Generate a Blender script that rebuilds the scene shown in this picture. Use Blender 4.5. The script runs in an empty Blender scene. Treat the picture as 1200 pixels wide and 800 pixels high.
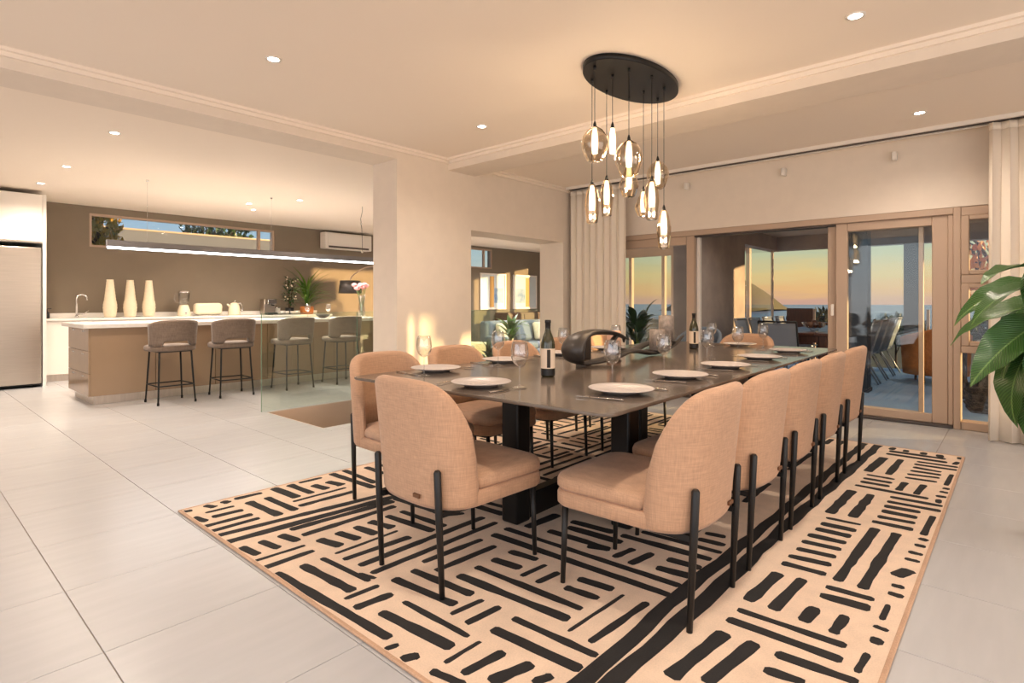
import bpy, bmesh, math, random
from mathutils import Vector, Matrix, Euler
R = math.radians
PI = math.pi
scene = bpy.context.scene
COL = scene.collection

# ------------------------------------------------------------------ camera
CAM_H = 1.16
cam_d = bpy.data.cameras.new('camera')
cam_d.sensor_width = 36.0
cam_d.lens = 665.0 / 1200.0 * 36.0
cam_d.shift_y = -46.0 / 1200.0
cam_d.clip_start = 0.05
cam_d.clip_end = 20000
cam = bpy.data.objects.new('camera', cam_d)
COL.objects.link(cam)
cam.location = (0, 0, CAM_H)
cam.rotation_euler = (R(90), 0, R(41.868 - 90))
scene.camera = cam

# ------------------------------------------------------------------ colour management
vs = scene.view_settings
vs.view_transform = 'Standard'
vs.look = 'None'
vs.gamma = 1.0
vs.use_curve_mapping = False
vs.exposure = 0.25
scene.display_settings.display_device = 'sRGB'


def lin(c):
    c = c / 255.0
    return c / 12.92 if c <= 0.04045 else ((c + 0.055) / 1.055) ** 2.4


def rgb(r, g, b):
    return (lin(r), lin(g), lin(b), 1.0)


# ------------------------------------------------------------------ world: clear sky after sunset, golden over the sea
world = bpy.data.worlds.new('world')
scene.world = world
world.use_nodes = True
wn = world.node_tree
wn.nodes.clear()
w_out = wn.nodes.new('ShaderNodeOutputWorld')
w_bg = wn.nodes.new('ShaderNodeBackground')
w_tc = wn.nodes.new('ShaderNodeTexCoord')
w_sep = wn.nodes.new('ShaderNodeSeparateXYZ')
wn.links.new(w_tc.outputs['Generated'], w_sep.inputs[0])


def w_ramp(stops):
    n = wn.nodes.new('ShaderNodeValToRGB')
    cr = n.color_ramp
    while len(cr.elements) < len(stops):
        cr.elements.new(0.5)
    for e, (p, c) in zip(cr.elements, stops):
        e.position = p
        e.color = c
    return n


def w_math(op, a=None, b=None):
    n = wn.nodes.new('ShaderNodeMath')
    n.operation = op
    for i, v in enumerate((a, b)):
        if v is None:
            continue
        if isinstance(v, (int, float)):
            n.inputs[i].default_value = v
        else:
            wn.links.new(v, n.inputs[i])
    return n.outputs[0]


# soft low cloud bank: wobbles the height at which the sky is looked up near the horizon
w_map = wn.nodes.new('ShaderNodeMapping')
w_map.inputs['Scale'].default_value = (9, 9, 60)
wn.links.new(w_tc.outputs['Generated'], w_map.inputs[0])
w_noise = wn.nodes.new('ShaderNodeTexNoise')
w_noise.inputs['Scale'].default_value = 1.6
w_noise.inputs['Detail'].default_value = 4
wn.links.new(w_map.outputs[0], w_noise.inputs['Vector'])
w_wob = w_math('MULTIPLY', w_math('SUBTRACT', w_noise.outputs['Fac'], 0.5), 0.03)
w_h = w_math('MULTIPLY', w_math('ADD', w_math('ADD', w_sep.outputs['Z'], w_wob), 0.05), 1.8)
warm = w_ramp([(0.0, rgb(150, 140, 150)), (0.085, rgb(206, 164, 144)), (0.125, rgb(230, 184, 128)),
               (0.17, rgb(226, 200, 140)), (0.225, rgb(196, 198, 160)), (0.29, rgb(160, 188, 178)),
               (0.5, rgb(130, 170, 195)), (1.0, rgb(84, 120, 170))])
cool = w_ramp([(0.0, rgb(150, 150, 160)), (0.09, rgb(205, 200, 200)), (0.2, rgb(180, 205, 222)),
               (0.5, rgb(130, 170, 205)), (1.0, rgb(84, 120, 170))])
wn.links.new(w_h, warm.inputs[0])
wn.links.new(w_h, cool.inputs[0])
w_az = w_math('ADD', w_math('MULTIPLY', w_sep.outputs['X'], 0.90), w_math('MULTIPLY', w_sep.outputs['Y'], -0.43))
w_rng = wn.nodes.new('ShaderNodeMapRange')
w_rng.interpolation_type = 'SMOOTHSTEP'
w_rng.inputs['From Min'].default_value = 0.15
w_rng.inputs['From Max'].default_value = 0.55
wn.links.new(w_az, w_rng.inputs['Value'])
w_mix = wn.nodes.new('ShaderNodeMix')
w_mix.data_type = 'RGBA'
wn.links.new(w_rng.outputs[0], w_mix.inputs['Factor'])
wn.links.new(cool.outputs[0], w_mix.inputs['A'])
wn.links.new(warm.outputs[0], w_mix.inputs['B'])
wn.links.new(w_mix.outputs['Result'], w_bg.inputs['Color'])
w_bg.inputs['Strength'].default_value = 0.84
wn.links.new(w_bg.outputs[0], w_out.inputs['Surface'])

# ------------------------------------------------------------------ sun: low, golden, from the right of the terrace
SUN_DIR = Vector((-0.6, 0.8, -0.11)).normalized()
sun_d = bpy.data.lights.new('sun', 'SUN')
sun_d.energy = 8.0
sun_d.angle = R(0.8)
sun_d.color = (1.0, 0.66, 0.30)
sun = bpy.data.objects.new('sun', sun_d)
COL.objects.link(sun)
sun.location = (30, -40, 12)
sun.rotation_euler = SUN_DIR.to_track_quat('-Z', 'Y').to_euler()

LAMP_COL = (1.0, 0.85, 0.70)
DOWNLIGHT_W = 55.0



def fill_light(name, loc, rot, sx, sy, watts, col):
    """Added soft area lamp behind the camera that evens out the room light."""
    d = bpy.data.lights.new(name, 'AREA')
    d.shape = 'RECTANGLE'
    d.size, d.size_y = sx, sy
    d.energy = watts
    d.color = col
    o = bpy.data.objects.new(name, d)
    COL.objects.link(o)
    o.location = loc
    o.rotation_euler = rot


fill_light('fill_light_left', (-2.95, 1.0, 1.35), (0, R(-90), 0), 2.4, 7.0, 75, (1.0, 0.97, 0.96))  # added fill lamp across the open left side
fill_light('fill_light_rear', (1.2, -2.55, 1.35), (R(90), 0, 0), 7.0, 2.4, 75, (1.0, 0.95, 0.92))  # added fill lamp in front of the solid back wall


# ------------------------------------------------------------------ helpers
def tag(o, label=None, cat=None, group=None, kind=None):
    if label:
        o['label'] = label
    if cat:
        o['category'] = cat
    if group:
        o['group'] = group
    if kind:
        o['kind'] = kind
    return o


def empty(name, loc=(0, 0, 0), rz=0.0, label=None, cat=None, group=None, kind=None, parent=None):
    o = bpy.data.objects.new(name, None)
    COL.objects.link(o)
    o.empty_display_size = 0.1
    o.location = loc
    o.rotation_euler = (0, 0, rz)
    o.parent = parent
    return tag(o, label, cat, group, kind)


class MB:
    """Collects shapes into one mesh."""

    def __init__(self):
        self.v = []
        self.f = []
        self.s = []

    def add(self, vs_, fs_, smooth=False):
        n = len(self.v)
        self.v += [tuple(p) for p in vs_]
        for f in fs_:
            self.f.append(tuple(i + n for i in f))
            self.s.append(smooth)
        return self

    def box(self, x0, x1, y0, y1, z0, z1):
        v = [(x0, y0, z0), (x1, y0, z0), (x1, y1, z0), (x0, y1, z0), (x0, y0, z1), (x1, y0, z1), (x1, y1, z1), (x0, y1, z1)]
        f = [(0, 3, 2, 1), (4, 5, 6, 7), (0, 1, 5, 4), (1, 2, 6, 5), (2, 3, 7, 6), (3, 0, 4, 7)]
        return self.add(v, f)

    def rbox(self, x0, x1, y0, y1, z0, z1, r=0.01, seg=2):
        bm = bmesh.new()
        bmesh.ops.create_cube(bm, size=1.0)
        for q in bm.verts:
            q.co = Vector(((x0 + x1) / 2 + q.co.x * (x1 - x0), (y0 + y1) / 2 + q.co.y * (y1 - y0), (z0 + z1) / 2 + q.co.z * (z1 - z0)))
        r = min(r, 0.49 * min(x1 - x0, y1 - y0, z1 - z0))
        bmesh.ops.bevel(bm, geom=list(bm.edges), offset=r, segments=seg, profile=0.5, affect='EDGES')
        bm.verts.index_update()
        n = len(self.v)
        self.v += [q.co[:] for q in bm.verts]
        for f in bm.faces:
            self.f.append(tuple(n + q.index for q in f.verts))
            self.s.append(max(abs(c) for c in f.normal) < 0.999)
        bm.free()
        return self

    def bm(self, bm, smooth=True):
        bm.verts.index_update()
        self.add([q.co[:] for q in bm.verts], [[q.index for q in f.verts] for f in bm.faces], smooth)
        bm.free()
        return self

    def prism(self, pts, z0, z1, smooth=False, bev=0.0):
        """Extrude a plan polygon from z0 to z1; bev chamfers top and bottom rims."""
        n = len(pts)
        if bev <= 0:
            v = [(x, y, z0) for x, y in pts] + [(x, y, z1) for x, y in pts]
            f = [tuple(range(n - 1, -1, -1)), tuple(range(n, 2 * n))]
            self.add(v, f)
            self.add(v, [(i, (i + 1) % n, n + (i + 1) % n, n + i) for i in range(n)], smooth)
            return self
        cx = sum(p[0] for p in pts) / n
        cy = sum(p[1] for p in pts) / n

        def shrink(b):
            out = []
            for x, y in pts:
                d = math.hypot(x - cx, y - cy) or 1
                out.append((x - (x - cx) / d * b, y - (y - cy) / d * b))
            return out
        a = shrink(bev)
        v = [(x, y, z0) for x, y in a] + [(x, y, z0 + bev) for x, y in pts] + [(x, y, z1 - bev) for x, y in pts] + [(x, y, z1) for x, y in a]
        f = []
        for k in range(3):
            f += [(k * n + i, k * n + (i + 1) % n, (k + 1) * n + (i + 1) % n, (k + 1) * n + i) for i in range(n)]
        self.add(v, f, smooth)
        self.add([(x, y, z0) for x, y in a], [tuple(range(n - 1, -1, -1))])
        self.add([(x, y, z1) for x, y in a], [tuple(range(n))])
        return self

    def lathe(self, prof, seg=24, c=(0, 0, 0), smooth=True, caps=True, sx=1.0, sy=1.0):
        """prof: list of (radius, z) from bottom to top."""
        v = []
        m = len(prof)
        for r, z in prof:
            for i in range(seg):
                a = 2 * PI * i / seg
                v.append((c[0] + r * math.cos(a) * sx, c[1] + r * math.sin(a) * sy, c[2] + z))
        f = []
        for k in range(m - 1):
            for i in range(seg):
                j = (i + 1) % seg
                f.append((k * seg + i, k * seg + j, (k + 1) * seg + j, (k + 1) * seg + i))
        self.add(v, f, smooth)
        if caps:
            n = len(self.v) - len(v)
            if prof[0][0] > 1e-5:
                self.f.append(tuple(n + i for i in range(seg - 1, -1, -1)))
                self.s.append(False)
            if prof[-1][0] > 1e-5:
                self.f.append(tuple(n + (m - 1) * seg + i for i in range(seg)))
                self.s.append(False)
        return self

    def tube(self, pts, r, seg=8, smooth=True, closed=False, flat=None):
        """Round tube along points; r number or list; flat=(sx, sy) squashes the section."""
        pts = [Vector(p) for p in pts]
        n = len(pts)
        rs = r if isinstance(r, (list, tuple)) else [r] * n
        v = []
        up = None
        for i, p in enumerate(pts):
            if closed:
                t = pts[(i + 1) % n] - pts[i - 1]
            else:
                t = pts[min(i + 1, n - 1)] - pts[max(i - 1, 0)]
            t.normalize()
            if up is None:
                up = Vector((0, 0, 1)) if abs(t.z) < 0.9 else Vector((1, 0, 0))
            a = t.cross(up)
            a.normalize()
            b = a.cross(t)
            b.normalize()
            up = b
            fx, fy = flat if flat else (1, 1)
            for k in range(seg):
                th = 2 * PI * k / seg
                v.append(p + a * (math.cos(th) * rs[i] * fx) + b * (math.sin(th) * rs[i] * fy))
        f = []
        m = n if closed else n - 1
        for i in range(m):
            i2 = (i + 1) % n
            for k in range(seg):
                k2 = (k + 1) % seg
                f.append((i * seg + k, i * seg + k2, i2 * seg + k2, i2 * seg + k))
        self.add(v, f, smooth)
        if not closed:
            base = len(self.v) - len(v)
            self.f.append(tuple(base + k for k in range(seg - 1, -1, -1)))
            self.s.append(False)
            self.f.append(tuple(base + (n - 1) * seg + k for k in range(seg)))
            self.s.append(False)
        return self

    def cyl(self, p, q, r, r2=None, seg=10):
        return self.tube([p, q], [r, r if r2 is None else r2], seg)

    def ball(self, c, rx, ry=None, rz=None, seg=14, rings=8):
        ry = rx if ry is None else ry
        rz = rx if rz is None else rz
        prof = []
        for i in range(rings + 1):
            a = -PI / 2 + PI * i / rings
            prof.append((max(math.cos(a), 1e-4), math.sin(a) * rz))
        v = []
        for r, z in prof:
            for k in range(seg):
                th = 2 * PI * k / seg
                v.append((c[0] + rx * r * math.cos(th), c[1] + ry * r * math.sin(th), c[2] + z))
        f = []
        for i in range(rings):
            for k in range(seg):
                k2 = (k + 1) % seg
                f.append((i * seg + k, i * seg + k2, (i + 1) * seg + k2, (i + 1) * seg + k))
        return self.add(v, f, True)

    def grid(self, fn, nu, nv, smooth=True):
        v = [fn(i / nu, j / nv) for j in range(nv + 1) for i in range(nu + 1)]
        f = [(j * (nu + 1) + i, j * (nu + 1) + i + 1, (j + 1) * (nu + 1) + i + 1, (j + 1) * (nu + 1) + i) for j in range(nv) for i in range(nu)]
        return self.add(v, f, smooth)

    def xform(self, m):
        self.v = [tuple(m @ Vector(p)) for p in self.v]
        return self

    def mesh(self, name, mat):
        me = bpy.data.meshes.new(name)
        me.from_pydata(self.v, [], self.f)
        me.polygons.foreach_set('use_smooth', self.s)
        if mat is not None:
            me.materials.append(mat)
        me.update()
        return me

    def build(self, name, mat, parent=None, loc=(0, 0, 0), rot=(0, 0, 0), solid=0.0, label=None, cat=None, group=None, kind=None):
        o = bpy.data.objects.new(name, self.mesh(name, mat))
        COL.objects.link(o)
        o.parent = parent
        o.location = loc
        o.rotation_euler = rot
        if solid:
            md = o.modifiers.new('solidify', 'SOLIDIFY')
            md.thickness = solid
            md.offset = 0
        return tag(o, label, cat, group, kind)


def link_mesh(name, me, parent=None, loc=(0, 0, 0), rot=(0, 0, 0), scale=(1, 1, 1)):
    o = bpy.data.objects.new(name, me)
    COL.objects.link(o)
    o.parent = parent
    o.location = loc
    o.rotation_euler = rot
    o.scale = scale
    return o


def copy_tree(src, parent=None):
    c = src.copy()
    COL.objects.link(c)
    c.parent = parent
    for ch in list(src.children):
        copy_tree(ch, c)
    return c


def place(src, first, loc, rz, label, group=None):
    o = src if first else copy_tree(src)
    o.location = loc
    o.rotation_euler = (0, 0, rz)
    tag(o, label, None, group)
    return o


def rrect(x0, x1, y0, y1, r, seg=5):
    pts = []
    for cx, cy, a0 in ((x1 - r, y1 - r, 0), (x0 + r, y1 - r, 90), (x0 + r, y0 + r, 180), (x1 - r, y0 + r, 270)):
        for i in range(seg + 1):
            a = R(a0 + 90 * i / seg)
            pts.append((cx + r * math.cos(a), cy + r * math.sin(a)))
    return pts


# ------------------------------------------------------------------ materials
MATS = {}


def new_mat(name):
    m = bpy.data.materials.new(name)
    m.use_nodes = True
    nt = m.node_tree
    MATS[name] = m
    return m, nt, nt.nodes['Principled BSDF']


def pm(name, col, rough=0.5, metal=0.0, var=0.0, vscale=8.0, bump=0.0, bscale=60.0, stretch=(1, 1, 1), spec=None, col2=None, coat=0.0, sheen=0.0):
    """Principled material with optional noise colour variation and noise bump in object space."""
    m, nt, b = new_mat(name)
    b.inputs['Base Color'].default_value = col
    b.inputs['Roughness'].default_value = rough
    b.inputs['Metallic'].default_value = metal
    if spec is not None:
        b.inputs['Specular IOR Level'].default_value = spec
    if coat:
        b.inputs['Coat Weight'].default_value = coat
        b.inputs['Coat Roughness'].default_value = 0.1
    if sheen:
        b.inputs['Sheen Weight'].default_value = sheen
    if var or bump or col2:
        tc = nt.nodes.new('ShaderNodeTexCoord')
        mp = nt.nodes.new('ShaderNodeMapping')
        mp.inputs['Scale'].default_value = stretch
        nt.links.new(tc.outputs['Object'], mp.inputs[0])
    if var or col2:
        n = nt.nodes.new('ShaderNodeTexNoise')
        n.inputs['Scale'].default_value = vscale
        n.inputs['Detail'].default_value = 5
        nt.links.new(mp.outputs[0], n.inputs['Vector'])
        cr = nt.nodes.new('ShaderNodeValToRGB')
        cr.color_ramp.elements[0].position = 0.3
        cr.color_ramp.elements[1].position = 0.7
        if col2:
            cr.color_ramp.elements[0].color = col
            cr.color_ramp.elements[1].color = col2
        else:
            cr.color_ramp.elements[0].color = tuple(c * (1 - var) for c in col[:3]) + (1,)
            cr.color_ramp.elements[1].color = tuple(min(1, c * (1 + var)) for c in col[:3]) + (1,)
        nt.links.new(n.outputs['Fac'], cr.inputs[0])
        nt.links.new(cr.outputs[0], b.inputs['Base Color'])
    if bump:
        n2 = nt.nodes.new('ShaderNodeTexNoise')
        n2.inputs['Scale'].default_value = bscale
        n2.inputs['Detail'].default_value = 3
        nt.links.new(mp.outputs[0], n2.inputs['Vector'])
        bp = nt.nodes.new('ShaderNodeBump')
        bp.inputs['Strength'].default_value = bump
        bp.inputs['Distance'].default_value = 0.01
        nt.links.new(n2.outputs['Fac'], bp.inputs['Height'])
        nt.links.new(bp.outputs[0], b.inputs['Normal'])
    return m


def emis(name, col, strength):
    m, nt, b = new_mat(name)
    b.inputs['Base Color'].default_value = col
    b.inputs['Emission Color'].default_value = col
    b.inputs['Emission Strength'].default_value = strength
    return m


def clear_glass(name, tint, ior=1.5, boost=1.0, gloss=(1, 1, 1, 1)):
    """Thin clear glass: transparent with Fresnel mirror reflection."""
    m, nt, b = new_mat(name)
    nt.nodes.remove(b)
    out = nt.nodes['Material Output']
    tr = nt.nodes.new('ShaderNodeBsdfTransparent')
    tr.inputs[0].default_value = tint
    gl = nt.nodes.new('ShaderNodeBsdfGlossy')
    gl.inputs['Roughness'].default_value = 0.0
    gl.inputs['Color'].default_value = gloss
    lw = nt.nodes.new('ShaderNodeLayerWeight')
    lw.inputs['Blend'].default_value = 0.5
    pw = nt.nodes.new('ShaderNodeMath')
    pw.operation = 'POWER'
    pw.inputs[1].default_value = 4.0
    nt.links.new(lw.outputs['Facing'], pw.inputs[0])
    mu = nt.nodes.new('ShaderNodeMath')
    mu.operation = 'MULTIPLY_ADD'
    mu.use_clamp = True
    mu.inputs[1].default_value = 0.8 * boost
    mu.inputs[2].default_value = 0.045 * boost
    nt.links.new(pw.outputs[0], mu.inputs[0])
    mx = nt.nodes.new('ShaderNodeMixShader')
    nt.links.new(mu.outputs[0], mx.inputs[0])
    nt.links.new(tr.outputs[0], mx.inputs[1])
    nt.links.new(gl.outputs[0], mx.inputs[2])
    nt.links.new(mx.outputs[0], out.inputs['Surface'])
    return m


def fabric(name, col, scale=260.0, contrast=0.18, bump=0.25, rough=0.9, sheen=0.15):
    """Woven cloth: two crossed wave textures for the threads plus slub noise."""
    m, nt, b = new_mat(name)
    b.inputs['Roughness'].default_value = rough
    b.inputs['Sheen Weight'].default_value = sheen
    tc = nt.nodes.new('ShaderNodeTexCoord')
    facs = []
    for ax in ('Z', 'DIAGONAL'):
        w = nt.nodes.new('ShaderNodeTexNoise')
        mp = nt.nodes.new('ShaderNodeMapping')
        mp.inputs['Scale'].default_value = (scale, scale, scale * 0.06) if ax == 'Z' else (scale * 0.06, scale * 0.06, scale)
        nt.links.new(tc.outputs['Object'], mp.inputs[0])
        nt.links.new(mp.outputs[0], w.inputs['Vector'])
        w.inputs['Scale'].default_value = 1.0
        w.inputs['Detail'].default_value = 2
        facs.append(w.outputs['Fac'])
    ad = nt.nodes.new('ShaderNodeMath')
    ad.operation = 'ADD'
    nt.links.new(facs[0], ad.inputs[0])
    nt.links.new(facs[1], ad.inputs[1])
    hf = nt.nodes.new('ShaderNodeMath')
    hf.operation = 'MULTIPLY'
    hf.inputs[1].default_value = 0.5
    nt.links.new(ad.outputs[0], hf.inputs[0])
    cr = nt.nodes.new('ShaderNodeValToRGB')
    cr.color_ramp.elements[0].position = 0.3
    cr.color_ramp.elements[1].position = 0.7
    cr.color_ramp.elements[0].color = tuple(c * (1 - contrast) for c in col[:3]) + (1,)
    cr.color_ramp.elements[1].color = tuple(min(1, c * (1 + contrast)) for c in col[:3]) + (1,)
    nt.links.new(hf.outputs[0], cr.inputs[0])
    nt.links.new(cr.outputs[0], b.inputs['Base Color'])
    bp = nt.nodes.new('ShaderNodeBump')
    bp.inputs['Strength'].default_value = bump
    bp.inputs['Distance'].default_value = 0.004
    nt.links.new(hf.outputs[0], bp.inputs['Height'])
    nt.links.new(bp.outputs[0], b.inputs['Normal'])
    return m


M_wall = pm('wall_paint', rgb(236, 222, 206), 0.85, var=0.02, bump=0.05, bscale=180)
M_ceil = pm('ceiling_paint', rgb(250, 236, 220), 0.9)
M_dark = pm('charcoal_paint', rgb(132, 118, 100), 0.75, var=0.05, vscale=2, bump=0.04, bscale=150)
M_grout = pm('grout', rgb(150, 135, 122), 0.9)
M_tile = pm('porcelain_tile', rgb(187, 187, 189), 0.27, col2=rgb(193, 193, 195), vscale=2.2, stretch=(1.0, 7.0, 1), bump=0.02, bscale=30)
M_patiotile = pm('terrace_tile', rgb(120, 150, 188), 0.5, col2=rgb(136, 166, 200), vscale=3, bump=0.05, bscale=30)
M_alu = pm('champagne_aluminium', rgb(190, 164, 142), 0.45)
M_aludark = pm('dark_track', rgb(92, 84, 80), 0.45, metal=0.5)
M_black = pm('black_powder_coat', rgb(22, 21, 21), 0.45)
M_blackm = pm('matte_black_steel', rgb(14, 14, 15), 0.4, metal=0.2)
M_chrome = pm('chrome', rgb(220, 220, 222), 0.12, metal=1.0)
M_steel = pm('brushed_steel', rgb(186, 176, 164), 0.32, metal=1.0, var=0.05, vscale=3, stretch=(1, 1, 30))
M_white = pm('white_lacquer', rgb(240, 232, 222), 0.35)
M_quartz = pm('white_quartz', rgb(240, 234, 226), 0.18, var=0.02, vscale=20)
M_taupe = pm('taupe_gloss_laminate', rgb(164, 138, 112), 0.18, var=0.03, vscale=3)
M_kick = pm('brushed_kickplate', rgb(215, 205, 195), 0.35, metal=0.9, var=0.06, vscale=5, stretch=(12, 1, 1))
M_cream = pm('cream_enamel', rgb(240, 224, 196), 0.25)
M_ceramic = pm('cream_ribbed_ceramic', rgb(238, 220, 190), 0.7, var=0.04, vscale=30)
M_plate = pm('speckled_stoneware', rgb(206, 195, 190), 0.3, var=0.03, vscale=90)
M_stone = pm('dark_sintered_stone', rgb(94, 82, 72), 0.14, col2=rgb(118, 105, 94), vscale=5, stretch=(1, 1, 1), bump=0.015, bscale=60)
M_chair = fabric('peach_linen', rgb(194, 154, 124))
M_stool = fabric('taupe_boucle', rgb(122, 104, 90), scale=140, contrast=0.3, bump=0.5)
M_rug = fabric('rug_sand', rgb(233, 206, 181), scale=180, contrast=0.12, bump=0.3)
M_rugdark = fabric('rug_charcoal', rgb(37, 35, 35), scale=180, contrast=0.3, bump=0.3, sheen=0.0)
M_rugedge = fabric('rug_binding', rgb(196, 158, 128), scale=150)
M_leather = pm('brown_leather', rgb(110, 72, 44), 0.6)
M_pane = clear_glass('window_glass', (0.95, 0.97, 0.97, 1), 1.5, 0.55)
M_pane_green = clear_glass('balustrade_glass', (0.90, 0.95, 0.91, 1), 1.5, 1.3)
M_glassedge = pm('glass_edge', rgb(120, 150, 130), 0.2)
M_wineglass = clear_glass('crystal', (0.93, 0.93, 0.93, 1), 1.5, 2.2)
M_smoke = clear_glass('smoked_pendant_glass', (0.74, 0.68, 0.60, 1), 1.5, 3.0, (1.0, 0.93, 0.85, 1))
M_bulb = emis('frosted_lit_glass', (1.0, 0.74, 0.46, 1), 3.6)
M_dl = emis('downlight_lens', (1.0, 0.92, 0.82, 1), 25.0)
M_led = emis('led_strip', (0.92, 0.95, 1.0, 1), 9.0)
M_silver = pm('cutlery_steel', rgb(200, 190, 180), 0.2, metal=1.0)
M_bottle = pm('green_bottle_glass', rgb(52, 50, 22), 0.06, spec=0.8)
M_label = pm('cream_paper', rgb(232, 210, 186), 0.8)
M_labeldark = pm('dark_paper', rgb(52, 44, 36), 0.7)
M_foil = pm('black_foil', rgb(30, 26, 24), 0.4)
M_gunmetal = pm('gunmetal', rgb(78, 73, 70), 0.36, metal=0.6, var=0.1, vscale=12)
M_candle = pm('mottled_grey_wax', rgb(128, 116, 108), 0.5, col2=rgb(166, 152, 142), vscale=40)
M_candlepk = pm('peach_wax', rgb(226, 176, 148), 0.5)
M_leaf = pm('leaf_green', rgb(52, 96, 34), 0.3, col2=rgb(84, 130, 52), vscale=6, spec=0.6)
M_leafdk = pm('leaf_dark', rgb(30, 58, 26), 0.35, col2=rgb(52, 84, 40), vscale=8)
M_leaflt = pm('leaf_yellowgreen', rgb(110, 140, 44), 0.45, col2=rgb(70, 110, 36), vscale=8)
M_stem = pm('stem_green', rgb(92, 120, 58), 0.5)
M_autumn = pm('autumn_leaf', rgb(206, 110, 66), 0.6, col2=rgb(230, 170, 80), vscale=3)
M_yelleaf = pm('yellow_leaf', rgb(200, 150, 30), 0.6, col2=rgb(110, 110, 40), vscale=3)
M_bark = pm('bark', rgb(84, 66, 52), 0.9, bump=0.4, bscale=20)
M_stucco = pm('terrace_stucco', rgb(150, 138, 132), 0.85, col2=rgb(178, 162, 152), vscale=2.5, bump=0.2, bscale=25)
M_pillar = pm('terrace_pillar_paint', rgb(52, 60, 74), 0.6)
M_soffit = pm('terrace_soffit', rgb(210, 190, 172), 0.85)
M_wood = pm('dark_wood', rgb(66, 38, 26), 0.35, col2=rgb(92, 54, 36), vscale=4, stretch=(1, 14, 1))
M_sling = pm('grey_sling', rgb(134, 140, 150), 0.6)
M_chairalu = pm('chair_aluminium', rgb(170, 172, 176), 0.35, metal=0.8)
M_wicker = pm('dark_wicker', rgb(44, 38, 36), 0.7, bump=0.8, bscale=40)
M_basket = pm('orange_basket', rgb(196, 120, 62), 0.8, var=0.15, vscale=30, bump=0.6, bscale=60)
M_pink = pm('pink_petals', rgb(238, 160, 160), 0.6)
M_sea = pm('sea', rgb(120, 140, 165), 0.25, bump=0.3, bscale=0.02)
M_land = pm('hillside_scrub', rgb(60, 66, 48), 0.95, col2=rgb(86, 84, 60), vscale=0.05)
M_hill = pm('far_ridge', rgb(92, 88, 64), 1.0)
M_nbwall = pm('neighbour_plaster', rgb(150, 152, 166), 0.9)
M_nbroof = pm('neighbour_fascia', rgb(112, 116, 130), 0.8)
M_sofa = fabric('blue_grey_upholstery', rgb(118, 128, 140), scale=120)
M_creamfab = fabric('cream_upholstery', rgb(236, 220, 184), scale=120)
M_reflw = pm('reflection_white', rgb(238, 236, 234), 0.6)
M_reflo = pm('reflection_ochre', rgb(222, 164, 92), 0.6)  # reflections in the picture glass, put into flat colours
M_reflb = pm('reflection_blue', rgb(120, 150, 190), 0.6, col2=rgb(208, 214, 222), vscale=4)
M_globe = clear_glass('amber_smoked_globe', (0.72, 0.64, 0.54, 1), 1.5, 1.6)
M_lampgrey = pm('lamp_grey', rgb(120, 116, 116), 0.45)
M_stair = pm('stair_brown', rgb(206, 184, 164), 0.6)


def curtain_mat(name, col):
    m, nt, b = new_mat(name)
    out = nt.nodes['Material Output']
    b.inputs['Base Color'].default_value = col
    b.inputs['Roughness'].default_value = 0.9
    t = nt.nodes.new('ShaderNodeBsdfTranslucent')
    t.inputs[0].default_value = col
    mx = nt.nodes.new('ShaderNodeMixShader')
    mx.inputs[0].default_value = 0.15
    nt.links.new(b.outputs[0], mx.inputs[1])
    nt.links.new(t.outputs[0], mx.inputs[2])
    nt.links.new(mx.outputs[0], out.inputs['Surface'])
    return m


M_curtain = curtain_mat('sheer_linen', rgb(252, 240, 224))

# ================================================================== the shell of the house
X0 = 6.56      # inner face of the terrace wall
YW = 4.66      # dining face of the pier wall
CZ = 2.72      # dining ceiling
KZ = 2.70      # kitchen and lounge ceiling
YK = 11.1      # charcoal kitchen / lounge wall
LZ = -0.51     # sunken lounge floor

# ---- floor: screed slab with single tiles on top, around the stair well
mb = MB()
for b in ((-3, 6.76, -2.6, 4.79), (-3, 2.73, 4.79, 11.3), (2.73, 6.2, 5.93, 11.3), (3.47, 6.76, 4.79, 5.07)):
    mb.box(b[0], b[1], b[2], b[3], -0.62, -0.004)
floor = mb.build('floor', M_grout, kind='structure')
TP = 0.592
TX0, TY0 = 0.498 - 8 * TP, 2.262 - 10 * TP
HOLES = ((2.73, 3.47, 4.79, 5.07), (2.73, 6.2, 5.07, 5.93), (6.2, 9, 5.07, 12), (3.47, 6.6, YW, 5.07))


def cut(rects, h):
    out = []
    for (a, b, c, d) in rects:
        if b <= h[0] or a >= h[1] or d <= h[2] or c >= h[3]:
            out.append((a, b, c, d))
            continue
        if a < h[0]:
            out.append((a, h[0], c, d)); a = h[0]
        if b > h[1]:
            out.append((h[1], b, c, d)); b = h[1]
        if c < h[2]:
            out.append((a, b, c, h[2]))
        if d > h[3]:
            out.append((a, b, h[3], d))
    return out


def in_view(x, y):
    a = R(41.868)
    d = x * math.cos(a) + y * math.sin(a)
    r = x * math.sin(a) - y * math.cos(a)
    return d > 0.5 and abs(r / d) < 1.35


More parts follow.
